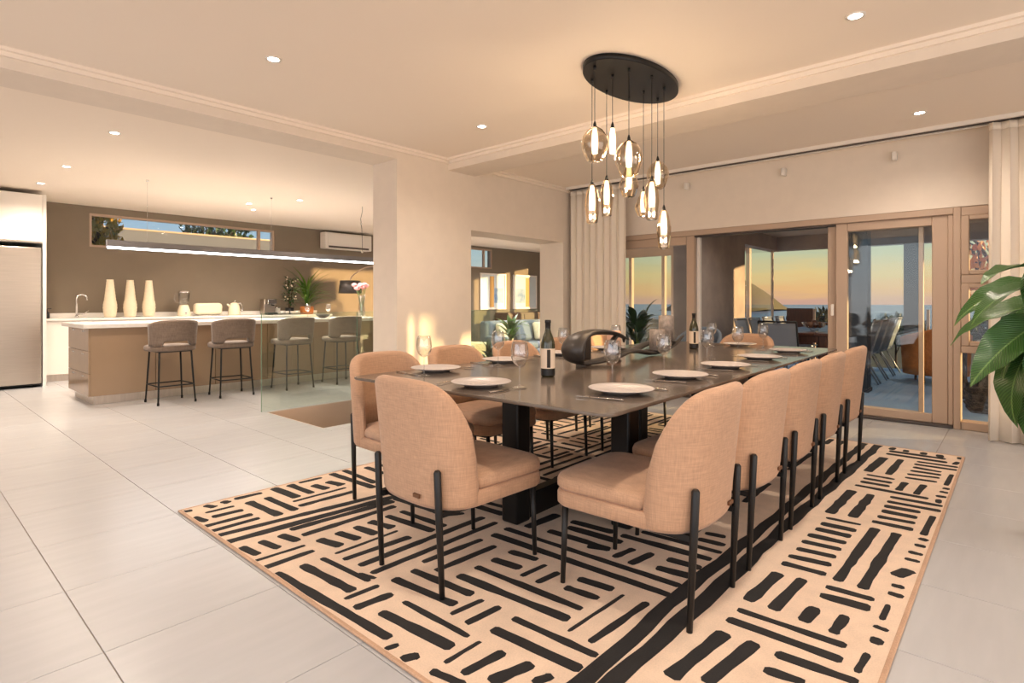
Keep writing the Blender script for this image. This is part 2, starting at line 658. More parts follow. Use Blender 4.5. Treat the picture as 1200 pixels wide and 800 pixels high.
g = 0.0016
full = MB().prism([(g, g), (TP - g, g), (TP - g, TP - g), (g, TP - g)], -0.008, 0.0, bev=0.0012).mesh('tile', M_tile)
for i in range(0, 19):
    for j in range(0, 29):
        x, y = TX0 + i * TP, TY0 + j * TP
        if x >= X0 or y > 10.6 or not in_view(x + TP / 2, y + TP / 2):
            continue
        if 1.3 < x and x + TP < 5.2 and 0.5 < y and y + TP < 3.3:
            continue                      # wholly under the rug
        rects = [(x, min(x + TP, X0 + 0.05), y, y + TP)]
        for h in HOLES:
            rects = cut(rects, h)
        if len(rects) == 1 and abs((rects[0][1] - rects[0][0]) - TP) < 1e-4 and abs((rects[0][3] - rects[0][2]) - TP) < 1e-4:
            link_mesh('tile', full, floor, (x, y, 0))
        else:
            for (a, b, c, d) in rects:
                if b - a > 0.03 and d - c > 0.03:
                    MB().prism([(a + g, c + g), (b - g, c + g), (b - g, d - g), (a + g, d - g)], -0.008, 0.0, bev=0.0012).build('tile', M_tile, floor)

# ---- stair well and lounge floor
MB().box(2.75, 14.6, 5.07, 11.3, LZ - 0.1, LZ).build('floor', M_tile, kind='structure')
st = empty('stairs', (2.73, 5.36, LZ), kind='structure')
for k in range(3):
    z = -0.17 * (k + 1)
    MB().box(0.26 * k, 0.26 * (k + 1), -0.565, 0.565, LZ - 0.1 - LZ, z - LZ).build('step', M_stair, st)
mb = MB()
mb.box(2.735, 6.2, 5.915, 5.928, LZ, -0.004)
mb.box(2.732, 3.47, 4.792, 4.805, LZ, -0.004)
mb.box(2.732, 2.745, 4.792, 5.928, LZ, -0.004)
mb.build('wall_stairwell', M_stair, kind='structure')

# ---- pier wall with the opening to the lounge
mb = MB()
mb.box(3.47, 4.50, YW, 5.07, -0.6, CZ)
mb.box(6.25, 6.76, YW, 5.07, -0.6, CZ)
mb.box(4.50, 6.25, YW, 5.07, 1.98, CZ)
mb.build('wall_pier', M_wall, kind='structure')
MB().box(-3, 3.47, YW, 5.07, 2.60, CZ).build('trim_1', M_wall, kind='structure')
MB().box(4.15, 4.56, -2.6, YW, 2.60, CZ).build('trim_2', M_wall, kind='structure')
# cornices, each a stepped strip below the ceiling
n = 3
for (x0, x1, y0, y1) in ((-3, 4.15, YW - 0.055, YW), (4.095, 4.15, -2.6, YW - 0.055), (4.56, X0, YW - 0.055, YW)):
    mb = MB()
    mb.box(x0, x1, y0, y1, CZ - 0.022, CZ)
    if y1 == YW:
        mb.box(x0, x1, y1 - 0.025, y1, CZ - 0.05, CZ - 0.022)
    else:
        mb.box(x1 - 0.025, x1, y0, y1, CZ - 0.05, CZ - 0.022)
    mb.build('trim_%d' % n, M_ceil, kind='structure')
    n += 1

# ---- ceilings
MB().box(-3, 6.76, -2.6, YW + 0.01, CZ, CZ + 0.2).build('ceiling', M_ceil, kind='structure')
MB().box(-3, 14.6, 5.0, 11.3, KZ, KZ + 0.2).build('ceiling', M_ceil, kind='structure')

# ---- charcoal wall of kitchen and lounge, with two strip windows
W1 = (2.25, 5.28, 2.05, 2.59)
W2 = (10.15, 11.56, 2.10, 2.64)
mb = MB()
mb.box(1.3, 14.6, YK, YK + 0.2, LZ, 2.05)
mb.box(1.3, W1[0], YK, YK + 0.2, 2.05, KZ)
mb.box(W1[0], W1[1], YK, YK + 0.2, W1[3], KZ)
mb.box(W1[1], W2[0], YK, YK + 0.2, 2.05, KZ)
mb.box(W2[0], W2[1], YK, YK + 0.2, 2.05, W2[2])
mb.box(W2[0], W2[1], YK, YK + 0.2, W2[3], KZ)
mb.box(W2[1], 14.6, YK, YK + 0.2, 2.05, KZ)
mb.build('wall_kitchen', M_dark, kind='structure')
MB().box(-3, 1.3, YK, YK + 0.2, 0, KZ).build('wall_kitchen_left', M_wall, kind='structure')
for k, w in ((1, W1), (2, W2)):
    win = empty('window_%d' % k, (w[0], YK + 0.02, w[2]), kind='structure')
    a, hgt, t = w[1] - w[0], w[3] - w[2], 0.035
    mb = MB()
    mb.box(0, a, 0, 0.1, 0, t)
    mb.box(0, a, 0, 0.1, hgt - t, hgt)
    mb.box(0, t, 0, 0.1, t, hgt - t)
    mb.box(a - t, a, 0, 0.1, t, hgt - t)
    mb.box(a - 0.32, a - 0.27, 0.02, 0.08, t, hgt - t)
    mb.build('window_frame', M_alu, win)
    MB().box(t, a - 0.32, 0.045, 0.053, t, hgt - t).build('pane', M_pane, win)
    MB().box(a - 0.27, a - t, 0.045, 0.053, t, hgt - t).build('pane', M_pane, win)

# ---- walls the photograph does not show but that close the house
MB().box(-3, 6.76, -2.8, -2.6, -0.6, CZ + 0.2).build('wall_back', M_wall, kind='structure')
MB().box(-3.2, -3, YW, 11.3, -0.6, CZ + 0.2).build('wall_left', M_wall, kind='structure')

# ---- terrace wall: plaster over the doors
mb = MB()
mb.box(X0, X0 + 0.2, -2.6, YW, 2.03, CZ)
mb.box(X0, X0 + 0.2, -2.6, -0.55, -0.1, 2.03)
mb.box(X0, X0 + 0.2, 4.05, YW, -0.1, 2.03)
mb.build('wall_right', M_wall, kind='structure')

# ---- sliding door set
d1 = empty('door_1', (X0, 0, 0), kind='structure')
fx0, fx1 = 0.02, 0.16


def frame_bar(name, y0, y1, z0, z1, parent, x0=fx0, x1=fx1, mat=None):
    return MB().rbox(x0, x1, y0, y1, z0, z1, 0.006, 1).build(name, mat or M_alu, parent)


frame_bar('head', 0.46, 4.05, 1.965, 2.03, d1, 0.0, 0.18)
frame_bar('track', 1.42, 3.06, 1.945, 1.965, d1, 0.03, 0.15, M_aludark)
frame_bar('sill', 0.46, 4.05, 0.0, 0.03, d1, 0.0, 0.18, M_aludark)
frame_bar('post', 0.46, 0.50, 0.03, 1.965, d1)
# right-hand sliding leaf with its glass
lf = empty('door_leaf', (0, 0, 0), parent=d1)
frame_bar('stile', 0.50, 0.62, 0.03, 1.965, lf, 0.03, 0.09)
frame_bar('stile', 1.315, 1.42, 0.03, 1.965, lf, 0.03, 0.09)
frame_bar('rail', 0.62, 1.315, 0.03, 0.11, lf, 0.03, 0.09)
frame_bar('rail', 0.62, 1.315, 1.88, 1.965, lf, 0.03, 0.09)
MB().box(0.052, 0.062, 0.62, 1.315, 0.11, 1.88).build('pane', M_pane, lf)
# leaf slid behind it, its leading stile shows
lf2 = empty('door_leaf', (0, 0, 0), parent=d1)
frame_bar('stile', 1.40, 1.51, 0.03, 1.965, lf2, 0.095, 0.15)
frame_bar('stile', 0.69, 0.73, 0.03, 1.965, lf2, 0.095, 0.15)
frame_bar('rail', 0.73, 1.40, 0.03, 0.11, lf2, 0.095, 0.15)
frame_bar('rail', 0.73, 1.40, 1.88, 1.965, lf2, 0.095, 0.15)
MB().box(0.12, 0.128, 0.73, 1.40, 0.11, 1.88).build('pane', M_pane, lf2)
h = MB().rbox(0.012, 0.03, 1.435, 1.465, 1.02, 1.14, 0.008)
h.build('handle', M_white, lf2)
# left fixed light
lf3 = empty('door_leaf', (0, 0, 0), parent=d1)
frame_bar('stile', 2.94, 3.04, 0.03, 1.965, lf3, 0.02, 0.08)
frame_bar('stile', 2.90, 2.94, 0.03, 1.965, lf3, 0.09, 0.15, M_white)
frame_bar('stile', 3.97, 4.05, 0.03, 1.965, lf3, 0.02, 0.08)
frame_bar('rail', 3.04, 3.97, 0.03, 0.11, lf3, 0.02, 0.08)
frame_bar('rail', 3.04, 3.97, 1.86, 1.965, lf3, 0.02, 0.08)
MB().box(0.045, 0.053, 3.04, 3.97, 0.11, 1.86).build('pane', M_pane, lf3)

# ---- side window of three lights
w3 = empty('window_3', (X0, 0, 0), kind='structure')
frame_bar('jamb', 0.405, 0.46, 0.0, 2.03, w3, 0.0, 0.18)
frame_bar('jamb', -0.55, -0.5, 0.0, 2.03, w3, 0.0, 0.18)
for z0, z1 in ((0.0, 0.075), (0.70, 0.765), (1.33, 1.41), (1.945, 2.03)):
    frame_bar('transom', -0.5, 0.405, z0, z1, w3, 0.01, 0.16)
for z0, z1 in ((0.765, 1.33), (1.41, 1.945)):
    frame_bar('sash', 0.345, 0.405, z0, z1, w3, 0.005, 0.10)
    frame_bar('sash', -0.5, -0.44, z0, z1, w3, 0.005, 0.10)
    frame_bar('sash', -0.44, 0.345, z0, z0 + 0.04, w3, 0.005, 0.10)
    frame_bar('sash', -0.44, 0.345, z1 - 0.04, z1, w3, 0.005, 0.10)
    MB().box(0.05, 0.058, -0.44, 0.345, z0 + 0.04, z1 - 0.04).build('pane', M_pane, w3)
MB().box(0.05, 0.058, -0.5, 0.405, 0.075, 0.70).build('pane', M_pane, w3)

# ---- lounge end wall of glass, seen past the curtain
w4 = empty('window_4', (14.4, 0, LZ), kind='structure')
for y0 in (5.0, 6.1, 7.0, 7.28, 8.3, 9.4):
    MB().box(0, 0.12, y0, y0 + 0.09, 0, 2.95).build('mullion', M_alu, w4)
MB().box(0, 0.12, 5.0, 9.49, 2.95, 3.21).build('head', M_alu, w4)
MB().box(0, 0.12, 5.0, 9.49, 0.0, 0.08).build('sill', M_alu, w4)
ys = (5.0, 6.1, 7.0, 7.28, 8.3, 9.4)
for a, b in zip(ys[:-1], ys[1:]):
    MB().box(0.05, 0.06, a + 0.09, b, 0.08, 2.95).build('pane', M_pane, w4)
MB().box(14.4, 14.6, 9.49, YK, LZ, KZ).build('wall_lounge_end', M_dark, kind='structure')

# ---- glass balustrades
gb = empty('glass_balustrade', (2.70, 5.97, 0), label='frameless glass balustrade beside the stair well in front of the kitchen', cat='balustrade')
for k in range(3):
    x = 1.16 * k
    p = MB().box(x, x + 1.15, 0, 0.012, 0.0, 1.04).build('glass_panel', M_pane_green, gb)
    mb = MB()
    mb.box(x - 0.003, x, 0, 0.012, 0.0, 1.04)
    mb.box(x, x + 1.15, 0, 0.012, 1.04, 1.043)
    mb.build('polished_edge', M_glassedge, p)
gb = empty('glass_balustrade', (4.51, 5.10, -0.004), label='clear glass guard in the wall opening to the lounge', cat='balustrade')
for k in range(2):
    x = 0.87 * k
    p = MB().box(x, x + 0.865, 0, 0.012, 0.0, 1.06).build('glass_panel', M_pane_green, gb)
    MB().box(x, x + 0.865, 0, 0.012, 1.06, 1.063).build('polished_edge', M_glassedge, p)

# ---- recessed downlights
DL = [(1.69, 3.57, CZ, 'recessed downlight glowing over the left end of the dining ceiling', 1),
      (3.57, 3.56, CZ, 'recessed downlight near the corner where beam meets pier wall', 1),
      (3.55, 0.67, CZ, 'recessed downlight in the dining ceiling right of the pendant cluster', 1),
      (5.72, 0.62, CZ, 'recessed downlight in the ceiling strip beside the curtain track', 1),
      (1.69, 0.67, CZ, 'recessed downlight above the camera, outside the view', 1),
      (-0.4, 3.57, CZ, 'recessed downlight left of the view in the dining ceiling', 1),
      (-0.4, 0.67, CZ, 'recessed downlight behind the camera in the dining ceiling', 1),
      (1.43, 6.13, KZ, 'kitchen downlight nearest to the dining room beam', 2.4),
      (1.42, 8.06, KZ, 'kitchen downlight over the end of the island drawers', 2.4),
      (1.40, 9.45, KZ, 'kitchen downlight just in front of the fridge', 2.4),
      (3.86, 8.98, KZ, 'left one of the two close kitchen downlights above the cable lamp', 2.4),
      (4.16, 9.51, KZ, 'lower one of the two close kitchen downlights above the cable lamp', 2.4),
      (4.24, 8.11, KZ, 'kitchen downlight nearest to the pier', 2.4),
      (-0.8, 7.4, KZ, 'kitchen downlight left of the view', 2.4),
      (8.4, 8.6, KZ, 'lounge downlight behind the pier wall', 6.5),  # lounge downlights are added to brighten the lounge
      (11.4, 9.3, KZ, 'lounge downlight in front of the framed prints', 6.5),
      (8.1, 1.0, 2.45, 'terrace soffit downlight nearest the glass door', 0.9),  # terrace downlights are added to lift the dark terrace
      (8.1, 2.7, 2.45, 'terrace soffit downlight beside the stucco wall', 0.9),
      (10.6, 1.0, 2.45, 'terrace soffit downlight at the sea side', 0.9),
      (11.8, 6.6, KZ, 'lounge downlight behind the terrace wall', 6.5)]
dl_ring = MB().lathe([(0.034, -0.004), (0.047, -0.006), (0.050, -0.002), (0.050, 0.0)], 24, caps=False).mesh('trim_ring', M_white)
dl_lens = MB().lathe([(0.0001, -0.003), (0.034, -0.003)], 24, caps=False).mesh('lens', M_dl)
for x, y, z, lab, e in DL:
    t = empty('downlight', (x, y, z), label=lab, cat='downlight', group='recessed ceiling downlights')
    link_mesh('trim_ring', dl_ring, t)
    link_mesh('lens', dl_lens, t)
    ld = bpy.data.lights.new('downlight_beam', 'SPOT')
    ld.energy = DOWNLIGHT_W * e
    ld.color = LAMP_COL if e != 6.5 else (1.0, 0.95, 0.92)
    ld.spot_size = R(150)
    ld.spot_blend = 1.0
    ld.shadow_soft_size = 0.05
    lo = bpy.data.objects.new('downlight_beam', ld)
    COL.objects.link(lo)
    lo.parent = t
    lo.location = (0, 0, -0.02)

# ---- curtain track and curtains
ct = empty('curtain_track', (6.33, 0, CZ), label='triple white curtain track along the terrace wall ceiling', cat='curtain track')
for k in range(3):
    MB().box(-0.10 + 0.075 * k, -0.07 + 0.075 * k, -2.5, 4.6, -0.035, 0).build('rail', M_white if k != 1 else M_aludark, ct)
for y in (0.9, 1.9, 3.0):
    MB().rbox(0.14, 0.22, y - 0.02, y + 0.02, -0.20, -0.12, 0.006, 1).build('bracket', M_white, ct)


def curtain(name, y0, y1, folds, xc, amp, z1, label, flare=0.0):
    nu = folds * 12

    def fn(u, v):
        z = v * z1
        ph = u * folds * 2 * PI
        w = amp * (1.0 - 0.35 * v)
        x = xc + w * math.sin(ph) + 0.3 * w * math.sin(ph * 0.37 + 1.3) - flare * (1 - v) ** 2
        y = y0 + (y1 - y0) * (u + 0.35 / folds * math.sin(ph * 2) * 0.3) + 0.02 * math.sin(ph * 0.5) * (1 - v)
        return (x, y, z)
    c = empty(name, (0, 0, 0.012), label=label, cat='curtain', group='full length sheer curtains')
    MB().grid(fn, nu, 10).build('cloth', M_curtain, c, solid=0.003)
    MB().grid(lambda u, v: (fn(u, 1)[0] - 0.004, fn(u, 1)[1], z1 - 0.06 + 0.06 * v), nu, 1).build('heading_tape', M_curtain, c, solid=0.003)
    return c


curtain('curtain', 3.74, 4.60, 8, 6.33, 0.034, 2.66, 'gathered blush linen curtain in the corner beside the lounge opening')
curtain('curtain', -0.55, 0.20, 7, 6.28, 0.04, 2.66, 'gathered white linen curtain behind the leafy plant at the right', 0.10)

# ================================================================== rug
RZ = 0.011
RUG = (1.108, 5.381, 0.312, 3.462)
rug = empty('rug', (0, 0, 0), label='sand coloured flatweave rug with charcoal brush stroke pattern under dining table', cat='rug')
MB().prism(rrect(RUG[0], RUG[1], RUG[2], RUG[3], 0.012, 2), 0.0005, RZ, bev=0.003).build('pile', M_rug, rug)
mb = MB()
for (x0, x1, y0, y1) in ((RUG[0] - 0.006, RUG[1] + 0.006, RUG[2] - 0.006, RUG[2] + 0.012), (RUG[0] - 0.006, RUG[1] + 0.006, RUG[3] - 0.012, RUG[3] + 0.006),
                         (RUG[0] - 0.006, RUG[0] + 0.012, RUG[2], RUG[3]), (RUG[1] - 0.012, RUG[1] + 0.006, RUG[2], RUG[3])):
    mb.rbox(x0, x1, y0, y1, 0.0008, RZ + 0.0015, 0.004, 1)
mb.build('binding', M_rugedge, rug)
STROKES = [(1.103, 3.42, 1.156, 3.406, 0.041), (1.124, 3.293, 1.147, 3.179, 0.039), (1.23, 3.434, 1.259, 3.361, 0.044), (1.321, 3.431, 1.342, 3.378, 0.047), (1.19, 3.311, 1.337, 3.302, 0.025), (1.189, 3.22, 1.346, 3.205, 0.048), (1.105, 3.114, 1.353, 3.103, 0.045), (1.107, 3.024, 1.353, 3.019, 0.042), (1.42, 3.312, 1.443, 2.973, 0.052), (1.522, 3.306, 1.538, 2.98, 0.043), (1.384, 3.417, 1.541, 3.405, 0.043), (1.627, 3.441, 1.646, 3.168, 0.053), (1.725, 3.43, 1.741, 3.173, 0.053), (1.783, 3.416, 1.937, 3.411, 0.034), (1.82, 3.314, 1.843, 3.175, 0.056), (1.915, 3.309, 1.947, 3.172, 0.06), (1.591, 3.122, 1.933, 3.114, 0.025), (1.581, 3.03, 1.931, 3.016, 0.043), (2.024, 3.443, 2.049, 2.979, 0.055), (2.123, 3.447, 2.107, 3.054, 0.047), (1.134, 2.727, 1.154, 2.584, 0.046), (1.225, 2.725, 1.248, 2.58, 0.046), (1.321, 2.723, 1.349, 2.588, 0.047), (1.104, 2.532, 1.345, 2.519, 0.025), (1.103, 2.437, 1.345, 2.437, 0.036), (1.422, 2.535, 1.455, 2.384, 0.052), (1.526, 2.541, 1.554, 2.387, 0.048), (1.328, 2.338, 1.35, 1.998, 0.03), (1.236, 2.341, 1.259, 1.976, 0.048), (1.356, 2.09, 1.379, 1.998, 0.023), (1.109, 2.944, 2.095, 2.824, 0.05), (1.104, 2.832, 2.033, 2.757, 0.057), (1.386, 2.746, 1.986, 2.701, 0.05), (1.392, 2.637, 1.943, 2.626, 0.046), (1.628, 2.54, 1.645, 2.377, 0.05), (1.717, 2.543, 1.75, 2.38, 0.055), (1.128, 2.356, 1.167, 1.606, 0.041), (1.392, 2.331, 1.741, 2.333, 0.022), (1.383, 2.252, 1.739, 2.227, 0.041), (1.398, 2.148, 2.159, 2.138, 0.039), (1.393, 2.049, 2.154, 2.038, 0.037), (1.733, 1.763, 1.757, 1.223, 0.037), (1.629, 1.764, 1.669, 1.218, 0.046), (1.345, 1.764, 1.353, 1.413, 0.027), (1.204, 1.949, 1.355, 1.94, 0.026), (1.191, 1.863, 1.351, 1.843, 0.041), (1.243, 1.769, 1.274, 1.408, 0.045), (1.401, 1.477, 1.565, 1.463, 0.035), (1.405, 1.563, 1.557, 1.546, 0.025), (1.204, 1.285, 1.372, 1.264, 0.037), (1.149, 1.37, 1.174, 1.242, 0.032), (1.235, 1.197, 1.387, 1.155, 0.045), (2.029, 1.949, 2.071, 1.021, 0.046), (2.126, 1.952, 2.167, 1.024, 0.038), (2.356, 1.178, 2.371, 1.027, 0.048), (2.248, 1.176, 2.272, 1.024, 0.053), (1.541, 1.377, 1.557, 1.024, 0.037), (1.441, 1.384, 1.466, 1.023, 0.045), (1.318, 1.098, 1.383, 1.073, 0.034), (2.636, 0.563, 3.383, 0.549, 0.041), (2.632, 0.474, 3.379, 0.458, 0.045), (2.551, 1.414, 2.579, 1.02, 0.041), (2.446, 1.468, 2.48, 1.027, 0.05), (2.022, 2.734, 2.046, 2.394, 0.052), (1.917, 2.538, 1.938, 2.195, 0.045), (1.824, 2.541, 1.858, 2.196, 0.048), (1.603, 1.968, 1.952, 1.944, 0.037), (1.589, 1.865, 1.943, 1.844, 0.039), (1.994, 2.341, 2.128, 2.257, 0.04), (2.247, 2.327, 2.259, 2.081, 0.054), (2.323, 2.313, 2.343, 2.152, 0.039), (1.942, 1.757, 1.962, 1.605, 0.043), (1.833, 1.761, 1.852, 1.606, 0.047), (1.8, 1.561, 1.949, 1.546, 0.026), (1.799, 1.476, 1.93, 1.462, 0.034), (2.207, 1.878, 2.454, 1.864, 0.053), (2.245, 1.77, 2.254, 1.713, 0.04), (1.428, 1.943, 1.462, 1.597, 0.04), (1.528, 1.945, 1.557, 1.603, 0.043), (2.042, 3.127, 2.046, 2.983, 0.048), (1.118, 1.568, 1.164, 1.555, 0.023), (1.119, 1.486, 1.174, 1.458, 0.039), (1.203, 1.367, 1.36, 1.362, 0.021), (1.94, 1.372, 1.961, 1.212, 0.047), (1.848, 1.369, 1.863, 1.218, 0.044), (2.227, 1.521, 2.268, 1.42, 0.045), (2.21, 1.366, 2.35, 1.342, 0.035), (2.2, 1.278, 2.365, 1.254, 0.04), (1.607, 1.176, 1.953, 1.161, 0.017), (1.602, 1.084, 1.965, 1.063, 0.03), (1.616, 0.801, 1.965, 0.765, 0.052), (1.667, 0.709, 1.975, 0.667, 0.049), (2.231, 0.783, 2.55, 0.763, 0.051), (2.228, 0.691, 2.562, 0.673, 0.044), (2.144, 0.789, 2.156, 0.432, 0.034), (2.056, 0.793, 2.064, 0.425, 0.046), (2.555, 0.586, 2.566, 0.42, 0.042), (2.467, 0.587, 2.482, 0.419, 0.054), (2.219, 0.583, 2.355, 0.574, 0.047), (2.21, 0.485, 2.366, 0.477, 0.037), (2.662, 0.784, 2.669, 0.612, 0.044), (2.748, 0.391, 2.754, 0.348, 0.034), (2.668, 0.392, 2.662, 0.339, 0.039), (2.422, 0.375, 2.56, 0.373, 0.019), (2.359, 0.389, 2.354, 0.343, 0.028), (2.259, 0.384, 2.258, 0.343, 0.045), (2.026, 0.379, 2.159, 0.372, 0.023), (1.957, 0.598, 1.976, 0.364, 0.043), (1.849, 0.598, 1.867, 0.485, 0.04), (2.655, 0.784, 2.668, 0.614, 0.041), (2.753, 0.783, 2.78, 0.616, 0.044), (2.858, 0.778, 2.882, 0.619, 0.046), (2.964, 0.783, 2.983, 0.62, 0.049), (3.067, 0.783, 3.081, 0.619, 0.053), (3.174, 0.775, 3.183, 0.618, 0.056), (3.269, 0.773, 3.28, 0.615, 0.059), (3.372, 0.774, 3.384, 0.614, 0.03), (3.455, 0.775, 3.968, 0.765, 0.052), (3.472, 0.67, 3.961, 0.665, 0.05), (3.479, 0.58, 3.486, 0.404, 0.05), (3.578, 0.573, 3.598, 0.407, 0.052), (3.689, 0.571, 3.694, 0.409, 0.056), (3.786, 0.573, 3.803, 0.408, 0.058), (3.884, 0.573, 3.897, 0.326, 0.045), (3.987, 0.574, 3.999, 0.326, 0.047), (4.097, 0.774, 4.097, 0.401, 0.043), (4.2, 0.765, 4.209, 0.609, 0.046), (4.294, 0.766, 4.299, 0.608, 0.048), (4.399, 0.764, 4.397, 0.608, 0.04), (4.479, 0.775, 4.964, 0.751, 0.059), (4.494, 0.658, 4.984, 0.65, 0.046), (4.155, 0.557, 4.37, 0.547, 0.037), (4.14, 0.466, 4.39, 0.453, 0.034), (4.492, 0.564, 4.513, 0.398, 0.04), (4.589, 0.565, 4.629, 0.393, 0.042), (4.7, 0.562, 4.715, 0.392, 0.044), (4.811, 0.558, 4.798, 0.399, 0.045), (4.904, 0.563, 4.923, 0.314, 0.047), (4.998, 0.556, 5.012, 0.32, 0.049), (5.105, 0.76, 5.112, 0.391, 0.053), (5.209, 0.756, 5.215, 0.407, 0.054), (5.308, 0.77, 5.305, 0.728, 0.085), (5.295, 0.678, 5.297, 0.64, 0.085), (5.297, 0.571, 5.299, 0.526, 0.083), (5.287, 0.472, 5.293, 0.425, 0.082), (5.309, 0.35, 5.31, 0.31, 0.081), (5.08, 0.352, 5.18, 0.33, 0.039), (4.468, 0.349, 4.778, 0.341, 0.026), (4.393, 0.358, 4.389, 0.323, 0.046), (4.302, 0.365, 4.294, 0.321, 0.044), (4.185, 0.374, 4.198, 0.323, 0.042), (4.081, 0.369, 4.083, 0.337, 0.074), (3.438, 0.358, 3.778, 0.35, 0.033), (3.382, 0.368, 3.368, 0.332, 0.036), (3.277, 0.376, 3.28, 0.331, 0.037), (3.165, 0.386, 3.168, 0.33, 0.035), (3.071, 0.387, 3.074, 0.331, 0.033), (2.848, 0.392, 2.954, 0.353, 0.05), (2.424, 1.756, 2.449, 1.513, 0.051), (2.351, 1.726, 2.372, 1.419, 0.054), (2.248, 1.771, 2.272, 1.424, 0.044), (2.655, 1.167, 2.671, 1.039, 0.043), (2.747, 1.17, 2.766, 1.075, 0.041)]
rnd = random.Random(5)
cells = {}
for s in STROKES:
    for k in range(9):
        t = k / 8
        cells.setdefault((int((s[0] + (s[2] - s[0]) * t) / 0.09), int((s[1] + (s[3] - s[1]) * t) / 0.09)), 1)
bands = [[(RUG[0] + 0.02, 1.0), (1.6, 0.985), (2.1, 1.0), (2.6, 0.985), (3.5, 0.972), (4.42, 0.965), (RUG[1] - 0.02, 0.945)],
         [(RUG[0] + 0.02, 0.93), (1.7, 0.915), (2.3, 0.905), (3.1, 0.90), (4.2, 0.875), (RUG[1] - 0.02, 0.85)]]
for bnd in bands:
    for (xa, ya), (xb, yb) in zip(bnd[:-1], bnd[1:]):
        for k in range(20):
            t = k / 19
            cells[(int((xa + (xb - xa) * t) / 0.09), int((ya + (yb - ya) * t) / 0.09))] = 1
# fill the parts of the pattern the furniture hides with the same kind of blocks
extra = []


def free(x, y):
    i, j = int(x / 0.09), int(y / 0.09)
    return all((i + a, j + b) not in cells for a in (-1, 0, 1) for b in (-1, 0, 1)) and RUG[0] + 0.04 < x < RUG[1] - 0.04 and RUG[2] + 0.04 < y < RUG[3] - 0.04


bi = 0
yy = RUG[2] + 0.05
while yy < RUG[3] - 0.1:
    hh = rnd.choice((0.26, 0.34, 0.42))
    xx = RUG[0] + 0.05 + rnd.uniform(0, 0.15)
    while xx < RUG[1] - 0.15:
        ww = rnd.choice((0.24, 0.34, 0.5, 0.62))
        bi += 1
        along_x = (bi % 2 == 0) if ww < 0.45 else rnd.random() < 0.7
        if along_x:
            nst = max(2, int(hh / rnd.choice((0.075, 0.09))))
            for q in range(nst):
                y = yy + 0.03 + (hh - 0.05) * q / max(1, nst - 1)
                extra.append((xx + 0.02, y, xx + ww - 0.03, y + rnd.uniform(-0.01, 0.01), rnd.uniform(0.026, 0.042)))
        else:
            nst = max(2, int(ww / rnd.choice((0.10, 0.12))))
            for q in range(nst):
                x = xx + 0.03 + (ww - 0.06) * q / max(1, nst - 1)
                extra.append((x, yy + 0.015, x + rnd.uniform(-0.01, 0.01), yy + hh - 0.03, rnd.uniform(0.03, 0.05)))
        xx += ww
    yy += hh
ALLS = [tuple(s) for s in STROKES]
for s in extra:
    run = []
    for k in range(9):
        t = k / 8
        p = (s[0] + (s[2] - s[0]) * t, s[1] + (s[3] - s[1]) * t)
        if free(*p):
            run.append(p)
        elif run:
            break
    if len(run) >= 4:
        ALLS.append((run[0][0], run[0][1], run[-1][0], run[-1][1], s[4]))
mb = MB()


def stroke(path, w, seed, round_end=True):
    """One hand-drawn brush stroke as a thin raised slab of dark pile."""
    rn = random.Random(seed)
    n_ = len(path)
    L, Rr = [], []
    ww = w * rn.uniform(0.92, 1.06)
    for i, (x, y) in enumerate(path):
        a = path[max(0, i - 1)]
        b = path[min(n_ - 1, i + 1)]
        dx, dy = b[0] - a[0], b[1] - a[1]
        d = math.hypot(dx, dy) or 1
        nx, ny = -dy / d, dx / d
        if rn.random() < 0.45:
            ww = w * rn.uniform(0.82, 1.12)
        e = 0.5
        if round_end and i in (0, n_ - 1):
            e = 0.30
        L.append((x + nx * ww * e + rn.uniform(-1, 1) * 0.002, y + ny * ww * e))
        Rr.append((x - nx * ww * e, y - ny * ww * e + rn.uniform(-1, 1) * 0.002))
    L = [(min(max(x, RUG[0] + .012), RUG[1] - .012), min(max(y, RUG[2] + .012), RUG[3] - .012)) for x, y in L]
    Rr = [(min(max(x, RUG[0] + .012), RUG[1] - .012), min(max(y, RUG[2] + .012), RUG[3] - .012)) for x, y in Rr]
    z0, z1 = RZ - 0.001, RZ + 0.001 + rn.uniform(0, 0.0006)
    v = [(x, y, z1) for x, y in L] + [(x, y, z1) for x, y in Rr] + [(x, y, z0) for x, y in L] + [(x, y, z0) for x, y in Rr]
    f = []
    for i in range(n_ - 1):
        f.append((i, n_ + i, n_ + i + 1, i + 1))
        f.append((2 * n_ + i, i, i + 1, 2 * n_ + i + 1))
        f.append((n_ + i, 3 * n_ + i, 3 * n_ + i + 1, n_ + i + 1))
    f.append((0, 2 * n_, 3 * n_, n_))
    f.append((n_ - 1, 2 * n_ - 1, 4 * n_ - 1, 3 * n_ - 1))
    mb.add(v, f)


for q, s in enumerate(ALLS):
    ln = math.hypot(s[2] - s[0], s[3] - s[1])
    k = max(5, int(ln / 0.05))
    ux, uy = (s[2] - s[0]) / (ln or 1), (s[3] - s[1]) / (ln or 1)
    tip = min(0.012, ln * 0.2)
    path = [(s[0], s[1]), (s[0] + ux * tip, s[1] + uy * tip)]
    for i in range(1, k - 1):
        t = i / (k - 1)
        path.append((s[0] + (s[2] - s[0]) * t, s[1] + (s[3] - s[1]) * t))
    path += [(s[2] - ux * tip, s[3] - uy * tip), (s[2], s[3])]
    stroke(path, s[4], q + 11)
for q, bnd in enumerate(bands):
    path = []
    for (xa, ya), (xb, yb) in zip(bnd[:-1], bnd[1:]):
        m_ = max(2, int((xb - xa) / 0.09))
        path += [(xa + (xb - xa) * i / m_, ya + (yb - ya) * i / m_ + 0.004 * math.sin(17 * (xa + (xb - xa) * i / m_))) for i in range(m_)]
    path.append(bnd[-1])
    stroke(path, 0.062, 900 + q, False)
